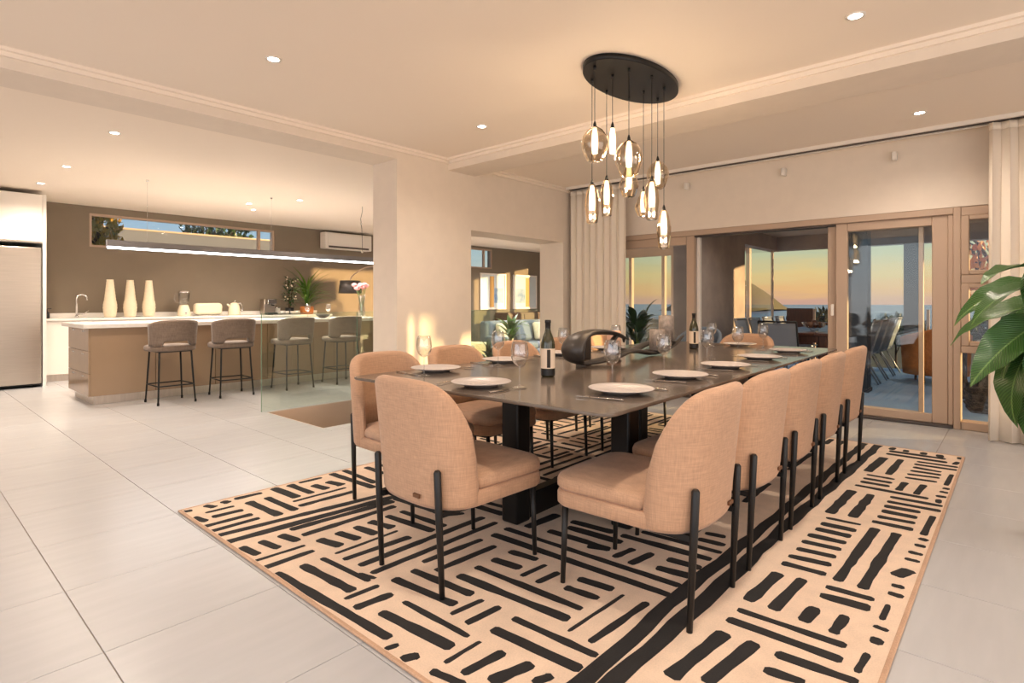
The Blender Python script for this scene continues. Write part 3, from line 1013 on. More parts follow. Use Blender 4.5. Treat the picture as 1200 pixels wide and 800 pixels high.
mb.build('brush_stroke_pattern', M_rugdark, rug, label='charcoal woven brush strokes')

# ================================================================== dining chairs (local: facing +X, feet at z = 0)


def puff(mb, pts, z0, z1, crown=0.008, rr=0.03):
    n = len(pts)
    cx = sum(p[0] for p in pts) / n
    cy = sum(p[1] for p in pts) / n
    loops = [(rr * 0.5, z0), (0.0, z0 + rr * 0.5), (0.0, z1 - rr), (rr * 0.3, z1 - rr * 0.35), (rr, z1), (rr * 2.6, z1 + crown * 0.6), (rr * 5, z1 + crown)]
    v, f = [], []
    for b, z in loops:
        for x, y in pts:
            d = math.hypot(x - cx, y - cy) or 1
            q = min(b, d * 0.8)
            v.append((x - (x - cx) / d * q, y - (y - cy) / d * q, z))
    m = len(loops)
    for k in range(m - 1):
        for i in range(n):
            j = (i + 1) % n
            f.append((k * n + i, k * n + j, (k + 1) * n + j, (k + 1) * n + i))
    f.append(tuple(range(n - 1, -1, -1)))
    f.append(tuple((m - 1) * n + i for i in range(n)))
    return mb.add(v, f, True)


def chair_back():
    cx, a, b, ex = -0.115, 0.19, 0.272, 2.7
    N = 40
    fmax = R(90)
    zb, zt, zl, th0 = 0.335, 0.845, 0.53, 0.058

    def plan(ph, off):
        c, s = math.cos(ph), math.sin(ph)
        x = math.copysign(abs(c) ** (2 / ex), c)
        y = math.copysign(abs(s) ** (2 / ex), s)
        return Vector((cx - (a - off) * x, (b - off) * y))
    v, f = [], []
    cols = None
    for i in range(N + 1):
        u = -1 + 2 * i / N
        ph = fmax * (abs(u) ** 1.0) * (1 if u >= 0 else -1)
        t = abs(u)
        zt_ = zl + (zt - zl) * max(0.0, 1 - t ** 3.0) ** 0.5
        k = min(1.0, math.sqrt(max(0.02, 1 - max(0, (t - 0.92) / 0.08) ** 2)))
        th = th0 * k
        o0 = (th0 - th) / 2
        ring = []
        for w in (0.0, 0.04, 0.15, 0.35, 0.6, 0.85, 1.0):
            z = zb + w * (zt_ - th / 2 - zb)
            ring.append((o0 + (0.012 if w == 0 else 0.003 if w < 0.1 else 0), z))
        for q in range(1, 6):
            an = PI * q / 6
            ring.append((o0 + th / 2 - math.cos(an) * th / 2, zt_ - th / 2 + math.sin(an) * th / 2))
        for w in (1.0, 0.7, 0.4, 0.0):
            z = zb + 0.01 + w * (zt_ - th / 2 - zb - 0.01)
            ring.append((o0 + th, z))
        cols = len(ring)
        for off, z in ring:
            p = plan(ph, off)
            v.append((p.x - 0.05 * max(0, (z - 0.40)) / 0.45, p.y, z))
    for i in range(N):
        for j in range(cols - 1):
            f.append((i * cols + j, (i + 1) * cols + j, (i + 1) * cols + j + 1, i * cols + j + 1))
        f.append((i * cols + cols - 1, (i + 1) * cols + cols - 1, (i + 1) * cols, i * cols))
    mb = MB().add(v, f, True)
    mb.add(v, [tuple(range(cols)), tuple(N * cols + j for j in range(cols - 1, -1, -1))], False)
    return mb


def make_chair():
    t = empty('dining_chair', (0, 0, 0), cat='chair', group='peach dining chairs')
    chair_back().build('backrest', M_chair, t)
    shell = []
    for ph in range(-90, 91, 10):
        a = R(ph)
        c, s = math.cos(a), math.sin(a)
        shell.append((-0.115 - 0.165 * abs(c) ** 0.77, 0.262 * math.copysign(abs(s) ** 0.77, s)))
    front = []
    for k in range(7):
        a = R(90 - 15 * k)
        front.append((0.21 + 0.09 * math.cos(a), 0.172 + 0.09 * math.sin(a)))
    front2 = [(x, -y) for x, y in front]
    poly = [(x, y) for x, y in reversed(shell)]              # from +y round the back to -y
    poly = poly + front2 + front[::-1]                             # then along the front to +y
    mb = MB()
    puff(mb, poly, 0.332, 0.392, 0.0, 0.016)
    mb.build('seat_shell', M_chair, t)
    cp = [(-0.21, -0.17), (-0.17, -0.205), (-0.12, -0.213), (-0.105, -0.252), (0.20, -0.256)]
    for k in range(1, 6):
        a = R(-90 + 15 * k)
        cp.append((0.215 + 0.09 * math.cos(a), -0.166 + 0.09 * math.sin(a)))
    cp.append((0.308, -0.12))
    cp = cp + [(0.312, 0.0)] + [(x, -y) for x, y in reversed(cp)] + [(-0.215, 0.0)]
    mb = MB()
    puff(mb, cp, 0.392, 0.452, 0.012, 0.026)
    mb.build('seat_cushion', M_chair, t)
    for s in (-1, 1):
        MB().tube([(-0.272, 0.208 * s, 0), (-0.287, 0.206 * s, 0.33), (-0.294, 0.205 * s, 0.492), (-0.294, 0.205 * s, 0.50)], [0.011, 0.0145, 0.0145, 0.009], 12).build('leg', M_black, t)
        MB().tube([(0.268, 0.208 * s, 0), (0.256, 0.205 * s, 0.338)], [0.010, 0.0135], 12).build('leg', M_black, t)
    mb = MB()
    for s in (-1, 1):
        mb.box(-0.285, 0.25, 0.195 * s - 0.014, 0.195 * s + 0.014, 0.312, 0.334)
    mb.box(-0.262, -0.24, -0.19, 0.19, 0.312, 0.334)
    mb.box(0.22, 0.245, -0.19, 0.19, 0.312, 0.334)
    mb.build('under_frame', M_blackm, t)
    MB().rbox(-0.312, -0.302, -0.11, -0.07, 0.372, 0.388, 0.002, 1).build('maker_tag', M_leather, t)
    return t


CH = make_chair()
seats = []
RX = (2.086, 2.703, 3.285, 3.877, 4.543)
nm = ('nearest the camera', 'second from the camera', 'third from the camera', 'fourth from the camera', 'farthest, nearest the glass door')
for k, x in enumerate(RX):
    seats.append((x, 1.135 + 0.004 * k, PI / 2 + (0.02, -0.015, 0.01, 0.0, -0.02)[k], 'peach linen dining chair on the glass door side, ' + nm[k]))
nl = ('nearest the camera beside the near head chair', 'second from the camera', 'third from the camera, behind the wine bottle', 'fourth from the camera', 'farthest, by the curtain')
for k, x in enumerate((2.06, 2.70, 3.33, 3.95, 4.58)):
    seats.append((x, 2.62 + (0.0, 0.07, 0.07, 0.06, 0.06)[k], -PI / 2, 'peach linen dining chair on the kitchen side, ' + nl[k]))
seats.append((1.735, 1.866, R(-2), 'peach linen dining chair at the near head of the table, back to the camera'))
seats.append((5.34, 1.97, PI, 'peach linen dining chair at the far head of the table'))
for k, (x, y, rz, lab) in enumerate(seats):
    place(CH, k == 0, (x, y, RZ + 0.001), rz, lab)

# ================================================================== dining table
TT = 0.765
tb = empty('dining_table', (3.56, 1.905, RZ + 0.001), R(1.2), label='long dark stone dining table on black column base', cat='table')
tz = TT - RZ - 0.001
MB().prism(rrect(-1.87, 1.87, -0.79, 0.79, 0.055, 6), tz - 0.014, tz, bev=0.003, smooth=True).build('tabletop', M_stone, tb)
MB().prism(rrect(-1.80, 1.80, -0.72, 0.72, 0.05, 4), tz - 0.03, tz - 0.0141).build('top_frame', M_blackm, tb)
for yy_, xs_ in ((0.10, (-1.32, 0.0, 1.1)), (-0.365, (-1.0, 0.0, 1.1))):
    MB().rbox(xs_[0] - 0.03, 1.13, yy_ - 0.035, yy_ + 0.035, 0.0, 0.13, 0.006, 1).build('floor_rail', M_blackm, tb)
    for xx_ in xs_:
        MB().rbox(xx_ - 0.055, xx_ + 0.055, yy_ - 0.055, yy_ + 0.055, 0.0, tz - 0.03, 0.012, 2).build('column', M_blackm, tb)

# ================================================================== plates, glasses, cutlery
SET = [  # x, y, direction the diner faces, who
    (2.163, 1.298, 90, 'glass door side place nearest the camera'),
    (2.802, 1.328, 90, 'second glass door side place'),
    (3.423, 1.332, 90, 'third glass door side place'),
    (4.09, 1.353, 90, 'fourth glass door side place'),
    (4.78, 1.36, 90, 'farthest glass door side place'),
    (1.90, 1.898, 0, 'near head of the table'),
    (2.135, 2.50, -90, 'kitchen side place nearest the camera'),
    (2.754, 2.54, -90, 'second kitchen side place'),
    (3.42, 2.56, -90, 'third kitchen side place'),
    (4.05, 2.56, -90, 'fourth kitchen side place'),
    (5.20, 1.894, 180, 'far head of the table')]
P_me = MB().lathe([(0.0001, 0.0), (0.075, 0.0), (0.085, 0.006), (0.115, 0.014), (0.141, 0.021), (0.143, 0.0225), (0.141, 0.024),
                   (0.12, 0.018), (0.09, 0.010), (0.0001, 0.008)], 40, caps=False).mesh('dinner_plate', M_plate)


def fork_mesh():
    mb = MB()
    mb.tube([(-0.10, 0, 0.004), (-0.06, 0, 0.006), (0.03, 0, 0.004), (0.05, 0, 0.005)], [0.005, 0.0045, 0.003, 0.004], 6, flat=(1, 0.4))
    mb.rbox(0.046, 0.068, -0.012, 0.012, 0.004, 0.007, 0.001, 1)
    for k in range(4):
        y = -0.0105 + 0.007 * k
        mb.box(0.066, 0.102, y - 0.0014, y + 0.0014, 0.0045, 0.0065)
    return mb.mesh('fork', M_silver)


def knife_mesh():
    mb = MB()
    mb.tube([(-0.11, 0, 0.004), (-0.06, 0, 0.005), (0.0, 0, 0.004)], [0.006, 0.006, 0.005], 6, flat=(1, 0.5))
    mb.prism([(0.0, -0.006), (0.09, -0.009), (0.115, 0.0), (0.115, 0.006), (0.0, 0.006)], 0.002, 0.005)
    return mb.mesh('knife', M_silver)


F_me, K_me = fork_mesh(), knife_mesh()
G_foot = MB().lathe([(0.036, 0.0), (0.036, 0.0015), (0.02, 0.004), (0.006, 0.009), (0.004, 0.014)], 24).mesh('foot', M_wineglass)
G_stem = MB().lathe([(0.004, 0.014), (0.0033, 0.05), (0.0033, 0.085), (0.006, 0.098)], 10, caps=False).mesh('stem', M_wineglass)
G_bowl = MB().lathe([(0.006, 0.098), (0.018, 0.104), (0.031, 0.118), (0.039, 0.138), (0.0415, 0.158), (0.040, 0.178), (0.036, 0.20), (0.033, 0.213),
                     (0.0318, 0.2135), (0.035, 0.20), (0.0388, 0.178), (0.0403, 0.158), (0.0378, 0.138), (0.0298, 0.119), (0.016, 0.106), (0.0001, 0.102)], 28, caps=False).mesh('bowl', M_wineglass)


def wine_glass(x, y, lab):
    t = empty('wine_glass', (x, y, TT + 0.0005), label=lab, cat='wine glass', group='wine glasses on the dining table')
    link_mesh('foot', G_foot, t)
    link_mesh('stem', G_stem, t)
    link_mesh('bowl', G_bowl, t)
    return t


GLS = [(2.335, 1.45), (2.96, 1.50), (3.60, 1.52), (4.22, 1.55), (4.86, 1.58), (1.98, 1.727), (1.959, 2.391), (2.586, 2.433), (3.22, 2.40), (3.9, 2.39), (5.0, 2.07)]
for (x, y, a, who), (gx, gy) in zip(SET, GLS):
    p = link_mesh('dinner_plate', P_me, None, (x, y, TT + 0.0005))
    tag(p, 'off white stoneware dinner plate at the ' + who, 'plate', 'dinner plates on the dining table')
    ca, sa = math.cos(R(a)), math.sin(R(a))
    lx, ly = -sa, ca                       # diner's left
    o = link_mesh('fork', F_me, None, (x + lx * 0.20 - ca * 0.02, y + ly * 0.20 - sa * 0.02, TT + 0.0005), (0, 0, R(a + 12)))
    tag(o, 'steel fork left of the plate at the ' + who, 'fork', 'forks on the dining table')
    o = link_mesh('knife', K_me, None, (x - lx * 0.19 - ca * 0.02, y - ly * 0.19 - sa * 0.02, TT + 0.0005), (0, 0, R(a - 6)))
    tag(o, 'steel knife right of the plate at the ' + who, 'knife', 'knives on the dining table')
    wine_glass(gx, gy, 'clear wine glass beside the plate at the ' + who)


def bottle(x, y, rz, lab):
    t = empty('wine_bottle', (x, y, TT + 0.0005), rz, label=lab, cat='bottle', group='wine bottles on the dining table')
    MB().lathe([(0.030, 0.0), (0.0365, 0.004), (0.0375, 0.02), (0.0375, 0.165), (0.035, 0.185), (0.026, 0.215), (0.017, 0.238), (0.0145, 0.25), (0.014, 0.255)], 28).build('bottle_body', M_bottle, t)
    MB().lathe([(0.0142, 0.255), (0.0145, 0.283), (0.0165, 0.285), (0.0165, 0.298), (0.0148, 0.301), (0.0001, 0.301)], 20, caps=False).build('capsule', M_foil, t)
    lb = MB()
    for z0, z1, mm in ((0.045, 0.15, 0),):
        def fn(u, v):
            th = R(-150) + R(300) * u
            return (0.0379 * math.cos(th), 0.0379 * math.sin(th), z0 + (z1 - z0) * v)
        lb.grid(fn, 28, 1)
    l_ = lb.build('label', M_label, t)
    MB().grid(lambda u, v: (0.0382 * math.cos(R(-14) + R(28) * u), 0.0382 * math.sin(R(-14) + R(28) * u), 0.05 + 0.095 * v), 6, 1).build('label_stripe', M_labeldark, l_)
    MB().lathe([(0.0379, 0.008), (0.0379, 0.04)], 28, caps=False).build('base_band', M_foil, t)
    return t


bottle(2.376, 1.873, R(225), 'dark wine bottle with cream label near the near head of the table')
bottle(4.62, 2.067, R(215), 'dark wine bottle with cream label toward the far end of the table')

# ================================================================== sculptural candle holder with candles
YC = 2.0
sc = empty('candle_holder', (0, 0, 0), label='dark twisted metal sculpture holding candles along the table centre', cat='candle holder')


def spline(pts, n=8):
    out = []
    for i in range(len(pts) - 1):
        p0, p1, p2, p3 = [Vector(pts[min(max(j, 0), len(pts) - 1)]) for j in (i - 1, i, i + 1, i + 2)]
        for k in range(n):
            t = k / n
            out.append(0.5 * ((2 * p1) + (p2 - p0) * t + (2 * p0 - 5 * p1 + 4 * p2 - p3) * t * t + (3 * p1 - p0 - 3 * p2 + p3) * t ** 3))
    out.append(Vector(pts[-1]))
    return out


def ribbon(pts, w, name, thick=0.22):
    sp = spline(pts)
    n_ = len(sp)
    rr = []
    for i in range(n_):
        t = i / (n_ - 1) * (len(w) - 1)
        k = min(int(t), len(w) - 2)
        rr.append(w[k] + (w[k + 1] - w[k]) * (t - k))
    MB().tube(sp, rr, 12, flat=(1.0, thick)).build(name, M_gunmetal, sc)


ribbon([(2.86, YC, 0.785), (2.79, YC, 0.82), (2.775, YC, 0.885), (2.85, YC + .01, 0.945), (3.0, YC + .02, 0.968), (3.18, YC + .03, 0.962), (3.34, YC + .03, 0.94), (3.46, YC + .02, 0.90)],
       (0.025, 0.075, 0.085, 0.085, 0.07, 0.05, 0.03, 0.006), 'crescent', 0.3)
ribbon([(2.84, YC, 0.782), (3.0, YC, 0.785), (3.2, YC - .01, 0.80), (3.4, YC, 0.825), (3.58, YC + .02, 0.815), (3.78, YC + .03, 0.788), (3.95, YC + .03, 0.79), (4.1, YC, 0.83), (4.24, YC - .02, 0.90)],
       (0.02, 0.05, 0.055, 0.05, 0.05, 0.05, 0.04, 0.03, 0.008), 'arm', 0.32)
ribbon([(3.42, YC + .02, 0.83), (3.32, YC + .03, 0.85), (3.27, YC + .03, 0.89), (3.32, YC + .03, 0.93), (3.39, YC + .02, 0.92), (3.40, YC + .02, 0.885)], (0.03, 0.03, 0.025, 0.022, 0.018, 0.006), 'curl', 0.5)
ribbon([(3.6, YC + .06, 0.80), (3.75, YC + .13, 0.81), (3.95, YC + .15, 0.84), (4.12, YC + .10, 0.87), (4.2, YC + .05, 0.90)], (0.015, 0.04, 0.04, 0.03, 0.006), 'branch', 0.35)
MB().lathe([(0.035, 0), (0.085, 0.006), (0.088, 0.012), (0.0001, 0.010)], 28, c=(3.874, 2.02, 0.796)).build('dish', M_gunmetal, sc)
MB().lathe([(0.035, 0), (0.075, 0.006), (0.078, 0.012), (0.0001, 0.010)], 28, c=(4.12, 2.07, 0.845)).build('dish', M_gunmetal, sc)
MB().lathe([(0.03, 0), (0.055, 0.02), (0.057, 0.026), (0.0001, 0.024)], 28, c=(3.50, 2.16, 0.766)).build('dish', M_gunmetal, sc)


def candle(x, y, z, r, hgt, mat, lab):
    t = empty('candle', (x, y, z), label=lab, cat='candle', group='pillar candles of the table sculpture')
    MB().lathe([(r, 0), (r, hgt - 0.004), (r - 0.004, hgt), (r * 0.7, hgt - 0.006), (0.0001, hgt - 0.008)], 28, caps=True).build('wax', mat, t)
    MB().cyl((0, 0, hgt - 0.008), (0.001, 0, hgt + 0.008), 0.0012, seg=6).build('wick', M_black, t)


candle(3.874, 2.02, 0.807, 0.056, 0.15, M_candle, 'mottled grey pillar candle on the low dish of the sculpture')
candle(4.12, 2.07, 0.856, 0.058, 0.20, M_candle, 'taller mottled grey pillar candle on the raised far dish')
candle(3.50, 2.16, 0.791, 0.05, 0.165, M_candlepk, 'peach pillar candle behind the curl of the sculpture')
cb = empty('candle_box', (3.25, 2.25, TT + 0.0005), R(4), label='small dark square candle box at the left of the sculpture', cat='candle')
MB().rbox(-0.04, 0.04, -0.04, 0.04, 0.0, 0.175, 0.004, 1).build('box', M_gunmetal, cb)
MB().lathe([(0.025, 0.175), (0.025, 0.178), (0.0001, 0.178)], 16, caps=False).build('wax', M_candlepk, cb)

# ================================================================== pendant cluster
pc = empty('pendant_cluster', (3.5, 2.01, CZ), label='cluster of glowing smoked glass pendants on an oval black ceiling plate', cat='chandelier')
MB().lathe([(1.0, -0.04), (1.0, -0.002), (0.98, 0.0)], 56, sx=0.49, sy=0.245, smooth=True).build('ceiling_plate', M_blackm, pc)


def pendant(kind, ax, ay, zt, zb, r):
    x, y = ax - 3.5, ay - 2.01
    t, b = zt - CZ, zb - CZ
    H = t - b
    p = empty('pendant', (x, y, 0), parent=pc)
    MB().cyl((0, 0, -0.05), (0, 0, t), 0.0022, seg=6).build('cable', M_black, p)
    MB().lathe([(0.009, -0.065), (0.009, -0.04)], 10).build('cable_grip', M_black, p)
    MB().lathe([(0.013, t - 0.042), (0.010, t - 0.02), (0.004, t)], 12).build('cap', M_blackm, p)
    ti = t - 0.038
    hi = min(0.17, H - 0.075) if kind != 'slim' else H - 0.04
    prof = [(0.0001, ti - hi), (0.018, ti - hi), (0.0215, ti - hi * 0.75), (0.0215, ti - hi * 0.45), (0.017, ti - hi * 0.18), (0.011, ti)]
    MB().lathe(prof, 16, caps=False).build('lit_diffuser', M_bulb, p)
    pl = bpy.data.lights.new('pendant_glow', 'POINT')
    pl.energy = 3.4
    pl.color = (1.0, 0.80, 0.56)
    pl.shadow_soft_size = 0.02
    po = bpy.data.objects.new('pendant_glow', pl)
    COL.objects.link(po)
    po.parent = p
    po.location = (0, 0, ti - hi - 0.026)
    if kind == 'slim':
        return
    tg = t - 0.035
    hg = H - 0.035
    if kind == 'globe':
        pr = [(0.0001, 1.0), (0.40, 0.995), (0.62, 0.93), (0.95, 0.62), (1.0, 0.47), (0.92, 0.30), (0.62, 0.12), (0.28, 0.03), (0.17, 0.0)]
    elif kind == 'wide':
        pr = [(0.0001, 1.0), (0.5, 0.995), (0.62, 0.96), (1.0, 0.66), (0.97, 0.55), (0.62, 0.28), (0.32, 0.06), (0.26, 0.0)]
    else:
        pr = [(0.0001, 1.0), (0.55, 0.995), (0.70, 0.97), (0.98, 0.55), (1.0, 0.42), (0.72, 0.14), (0.36, 0.0)]
    prof = [(r * a, tg - hg * q) for a, q in pr]
    MB().lathe(prof, 12 if kind != 'globe' else 28, caps=False, smooth=(kind == 'globe')).build('glass_shade', M_smoke, p)


pendant('globe', 3.08, 2.044, 2.327, 2.063, 0.088)
pendant('slim', 3.279, 2.035, 2.366, 2.154, 0.02)
pendant('long', 3.249, 2.178, 1.998, 1.695, 0.052)
pendant('long', 3.489, 2.214, 2.074, 1.773, 0.050)
pendant('globe', 3.254, 1.896, 2.248, 1.970, 0.09)
pendant('wide', 3.709, 2.161, 2.208, 1.937, 0.072)
pendant('wide', 3.674, 2.022, 1.996, 1.775, 0.062)
pendant('long', 3.462, 1.843, 2.008, 1.71, 0.054)
pendant('globe', 3.874, 2.014, 2.248, 2.0, 0.082)
pendant('long', 3.714, 1.883, 1.849, 1.535, 0.050)

# ================================================================== kitchen
# ---- fridge and tall white cabinet
fr = empty('fridge', (0.60, 10.0, 0.0), label='brushed steel fridge in the white tall cabinet', cat='fridge')
MB().box(0.0, 0.89, 0.02, 0.72, 0.03, 1.91).build('body', M_blackm, fr)
MB().rbox(0.005, 0.885, -0.03, 0.018, 0.05, 1.905, 0.012, 2).build('door', M_steel, fr)
MB().tube([(0.06, -0.035, 0.7), (0.06, -0.075, 0.72), (0.06, -0.075, 1.3), (0.06, -0.035, 1.32)], 0.01, 8).build('handle', M_chrome, fr)
for x in (0.06, 0.83):
    MB().lathe([(0.02, 0), (0.02, 0.03)], 12, c=(x, 0.1, 0)).build('foot', M_black, fr)
tc_ = empty('tall_cabinet', (0.56, 10.02, 0.0), label='white cabinet surround above and beside the fridge', cat='cabinet')
MB().box(0.945, 0.985, 0.0, 1.06, 0.0, 2.64).build('side_panel', M_white, tc_)
MB().box(0.0, 0.03, 0.0, 1.06, 0.0, 2.64).build('side_panel', M_white, tc_)
MB().box(0.03, 0.945, 0.03, 1.06, 1.97, 2.64).build('carcass', M_white, tc_)
MB().rbox(0.033, 0.942, 0.0, 0.022, 1.99, 2.635, 0.003, 1).build('door', M_white, tc_)

# ---- back run: white base units, worktop, upstand
for k in range(4):
    u = empty('base_cabinet', (1.56 + 1.15 * k, 10.5, 0.0), cat='cabinet', group='white base cabinets under the back worktop',
              label=('white base cabinet next to the fridge', 'white base cabinet behind the island, second from the fridge', 'white base cabinet behind the island, third from the fridge', 'white base cabinet at the far end of the back worktop')[k])
    MB().box(0.0, 1.148, 0.02, 0.58, 0.1, 0.885).build('carcass', M_white, u)
    for q in range(2):
        MB().rbox(0.003 + 0.575 * q, 0.572 + 0.575 * q, 0.0, 0.019, 0.102, 0.88, 0.002, 1).build('door', M_white, u)
    MB().box(0.0, 1.148, 0.06, 0.08, 0.0, 0.1).build('plinth', M_kick, u)
wt = empty('worktop', (1.56, 10.46, 0.886), label='white quartz worktop with upstand along the charcoal wall', cat='worktop')
MB().rbox(0.0, 4.62, 0.0, 0.63, 0.0, 0.035, 0.004, 1).build('slab', M_quartz, wt)
MB().rbox(0.0, 4.62, 0.61, 0.63, 0.0352, 0.105, 0.003, 1).build('upstand', M_quartz, wt)
BZ = 0.9215

# ---- island: drawer unit at the left end, then panelled units, worktop on top
iu = empty('island_drawer_unit', (1.56, 7.74, 0.0), label='taupe island unit with three drawers at the left end', cat='cabinet')
MB().box(0.02, 0.66, 0.02, 1.0, 0.10, 0.868).build('carcass', M_taupe, iu)
MB().rbox(0.02, 0.66, 0.0, 0.0195, 0.102, 0.868, 0.002, 1).build('back_panel', M_taupe, iu)
for k, (z0, z1) in enumerate(((0.102, 0.352), (0.356, 0.606), (0.610, 0.866))):
    dw = MB().rbox(0.0, 0.0195, 0.004, 0.998, z0, z1, 0.002, 1).build('drawer', M_taupe, iu)
    for y in (0.25, 0.72):
        MB().cyl((-0.001, y - 0.05, z1 - 0.035), (-0.001, y + 0.05, z1 - 0.035), 0.007, seg=8).build('handle', M_chrome, dw)
MB().box(0.06, 0.66, 0.07, 0.96, 0.0, 0.10).build('plinth', M_kick, iu)
inm = ('behind the first stool', 'behind the second stool', 'behind the glass edge', 'behind the third stool', 'at the right end near the flowers')
for k in range(5):
    u = empty('island_unit', (2.222 + 0.68 * k, 7.74, 0.0), label='taupe panelled island unit ' + inm[k], cat='cabinet', group='taupe island units')
    MB().box(0.002, 0.678, 0.02, 1.0, 0.10, 0.868).build('carcass', M_taupe, u)
    for q in range(2 if k else 1):
        w = 0.676 / (2 if k else 1)
        MB().rbox(0.002 + w * q, w + w * q, 0.0, 0.0195, 0.102, 0.868, 0.002, 1).build('panel', M_taupe, u)
    MB().box(0.0, 0.68, 0.07, 0.96, 0.0, 0.10).build('plinth', M_kick, u)
iw = MB().rbox(1.50, 5.68, 7.66, 8.80, 0.8685, 0.915, 0.005, 2).build('island_worktop', M_quartz, label='white quartz island worktop', cat='worktop')
IZ = 0.9155

# ---- bar stools (local: facing +Y)


def make_stool():
    t = empty('bar_stool', (0, 0, 0), cat='bar stool', group='bar stools at the island')
    mb = MB()
    puff(mb, rrect(-0.235, 0.235, -0.20, 0.24, 0.12, 5), 0.60, 0.665, 0.008, 0.022)
    mb.build('seat', M_stool, t)
    N = 24

    def back(u, v):
        an = R(-78) + R(156) * u
        rx, ry = 0.235, 0.22
        z0 = 0.665 + (0.055 if abs(an) < R(38) else 0.0) * min(1, (R(50) - abs(an)) / R(20))
        z = z0 + (0.955 - z0 - 0.05 * (abs(an) / R(78)) ** 4) * v
        lean = 0.05 * v
        return ((rx + 0.012 * v) * math.sin(an), 0.0 - (ry + lean) * math.cos(an) ** 0.8, z)
    MB().grid(back, N, 8).build('backrest', M_stool, t, solid=0.045)
    cx = 0.195
    for sx in (-1, 1):
        MB().tube([(sx * cx, -0.20, 0.0), (sx * 0.175, -0.165, 0.40), (sx * 0.165, -0.15, 0.66)], [0.009, 0.0105, 0.0105], 8).build('leg', M_black, t)
        MB().tube([(sx * cx, 0.20, 0.0), (sx * 0.175, 0.175, 0.40), (sx * 0.165, 0.165, 0.60)], [0.009, 0.0105, 0.0105], 8).build('leg', M_black, t)
        for sy in (-1, 1):
            MB().lathe([(0.013, 0.0), (0.013, 0.03), (0.010, 0.034)], 8, c=(sx * cx, sy * 0.20, 0)).build('foot_cap', M_blackm, t)
    mb = MB()
    a, b = 0.186, 0.19
    ring = [(-a, -b), (a, -b), (a, b), (-a, b)]
    for i in range(4):
        p, q = ring[i], ring[(i + 1) % 4]
        mb.cyl((p[0], p[1], 0.21), (q[0], q[1], 0.21), 0.007, seg=8)
    mb.build('foot_rail', M_black, t)
    mb = MB()
    a, b = 0.168, 0.16
    ring = [(-a, -b), (a, -b), (a, b), (-a, b)]
    for i in range(4):
        p, q = ring[i], ring[(i + 1) % 4]
        mb.cyl((p[0], p[1], 0.595), (q[0], q[1], 0.595), 0.008, seg=8)
    mb.build('seat_frame', M_black, t)
    return t


ST = make_stool()
for k, (x, lab) in enumerate(((2.27, 'taupe boucle bar stool at the left end of the island'), (2.955, 'taupe boucle bar stool second from the left, left of the glass edge'),
                              (3.76, 'taupe boucle bar stool behind the glass balustrade, third from the left'), (4.51, 'taupe boucle bar stool behind the glass, nearest the pier'))):
    place(ST, k == 0, (x, 7.38, 0.0005), R((2, -3, 2, 0)[k]), lab)

# ---- linear cable lamp over the island
ll = empty('linear_lamp', (1.83, 8.2, 0.0), label='long grey linear pendant lamp with white light strip over the island', cat='lamp')
MB().prism([(0, -0.03), (4.3, -0.03), (4.3, 0.03), (0, 0.03)], 1.835, 1.915).build('housing', M_lampgrey, ll)
MB().box(0.01, 4.29, -0.026, 0.026, 1.812, 1.8345).build('light_strip', M_led, ll)
for x in (0.43, 2.02, 3.9):
    c = MB().cyl((x, 0, 1.915), (x, 0, KZ), 0.0018, seg=6).build('cable', M_chrome, ll)
    MB().lathe([(0.016, KZ - 0.02), (0.016, KZ)], 12, c=(x, 0, 0)).build('ceiling_cap', M_chrome, c)
ld = bpy.data.lights.new('linear_lamp_light', 'AREA')
ld.shape = 'RECTANGLE'
ld.size, ld.size_y = 4.2, 0.05
ld.energy = 45
ld.color = (1.0, 0.93, 0.84)
lo = bpy.data.objects.new('linear_lamp_light', ld)
COL.objects.link(lo)
lo.parent = ll
lo.location = (2.15, 0, 1.808)

# ---- air conditioner
ac = empty('air_conditioner', (6.26, YK, 2.30), label='white wall air conditioner high on the charcoal wall', cat='air conditioner')
MB().rbox(0, 1.15, -0.22, -0.002, 0.0, 0.345, 0.02, 2).build('body', M_white, ac)
MB().rbox(0.06, 1.09, -0.232, -0.2205, 0.09, 0.325, 0.006, 1).build('front_panel', M_white, ac)
MB().box(0.08, 1.07, -0.2212, -0.20, 0.02, 0.06).build('air_outlet', M_aludark, ac)

# ---- things on the worktops
for k, x in enumerate((2.458, 2.732, 2.999)):
    prof = []
    for q in range(25):
        t = q / 24
        z = 0.60 * t
        r = 0.075 + 0.022 * math.sin(min(1, t / 0.45) * PI * 0.85) - 0.037 * max(0, t - 0.38) / 0.62
        r += 0.0025 * math.sin(q * PI)
        prof.append((r * (0.96 if q % 2 else 1.0), z))
    prof += [(prof[-1][0] - 0.008, 0.60), (prof[-1][0] - 0.012, 0.3), (0.0001, 0.28)]
    v = MB().lathe(prof, 28, caps=True).build('vase', M_ceramic, None, (x, 10.80, BZ), label=('tall ribbed cream vase nearest the tap', 'middle one of the three tall ribbed cream vases', 'tall ribbed cream vase nearest the blender')[k], cat='vase', group='tall ribbed vases')

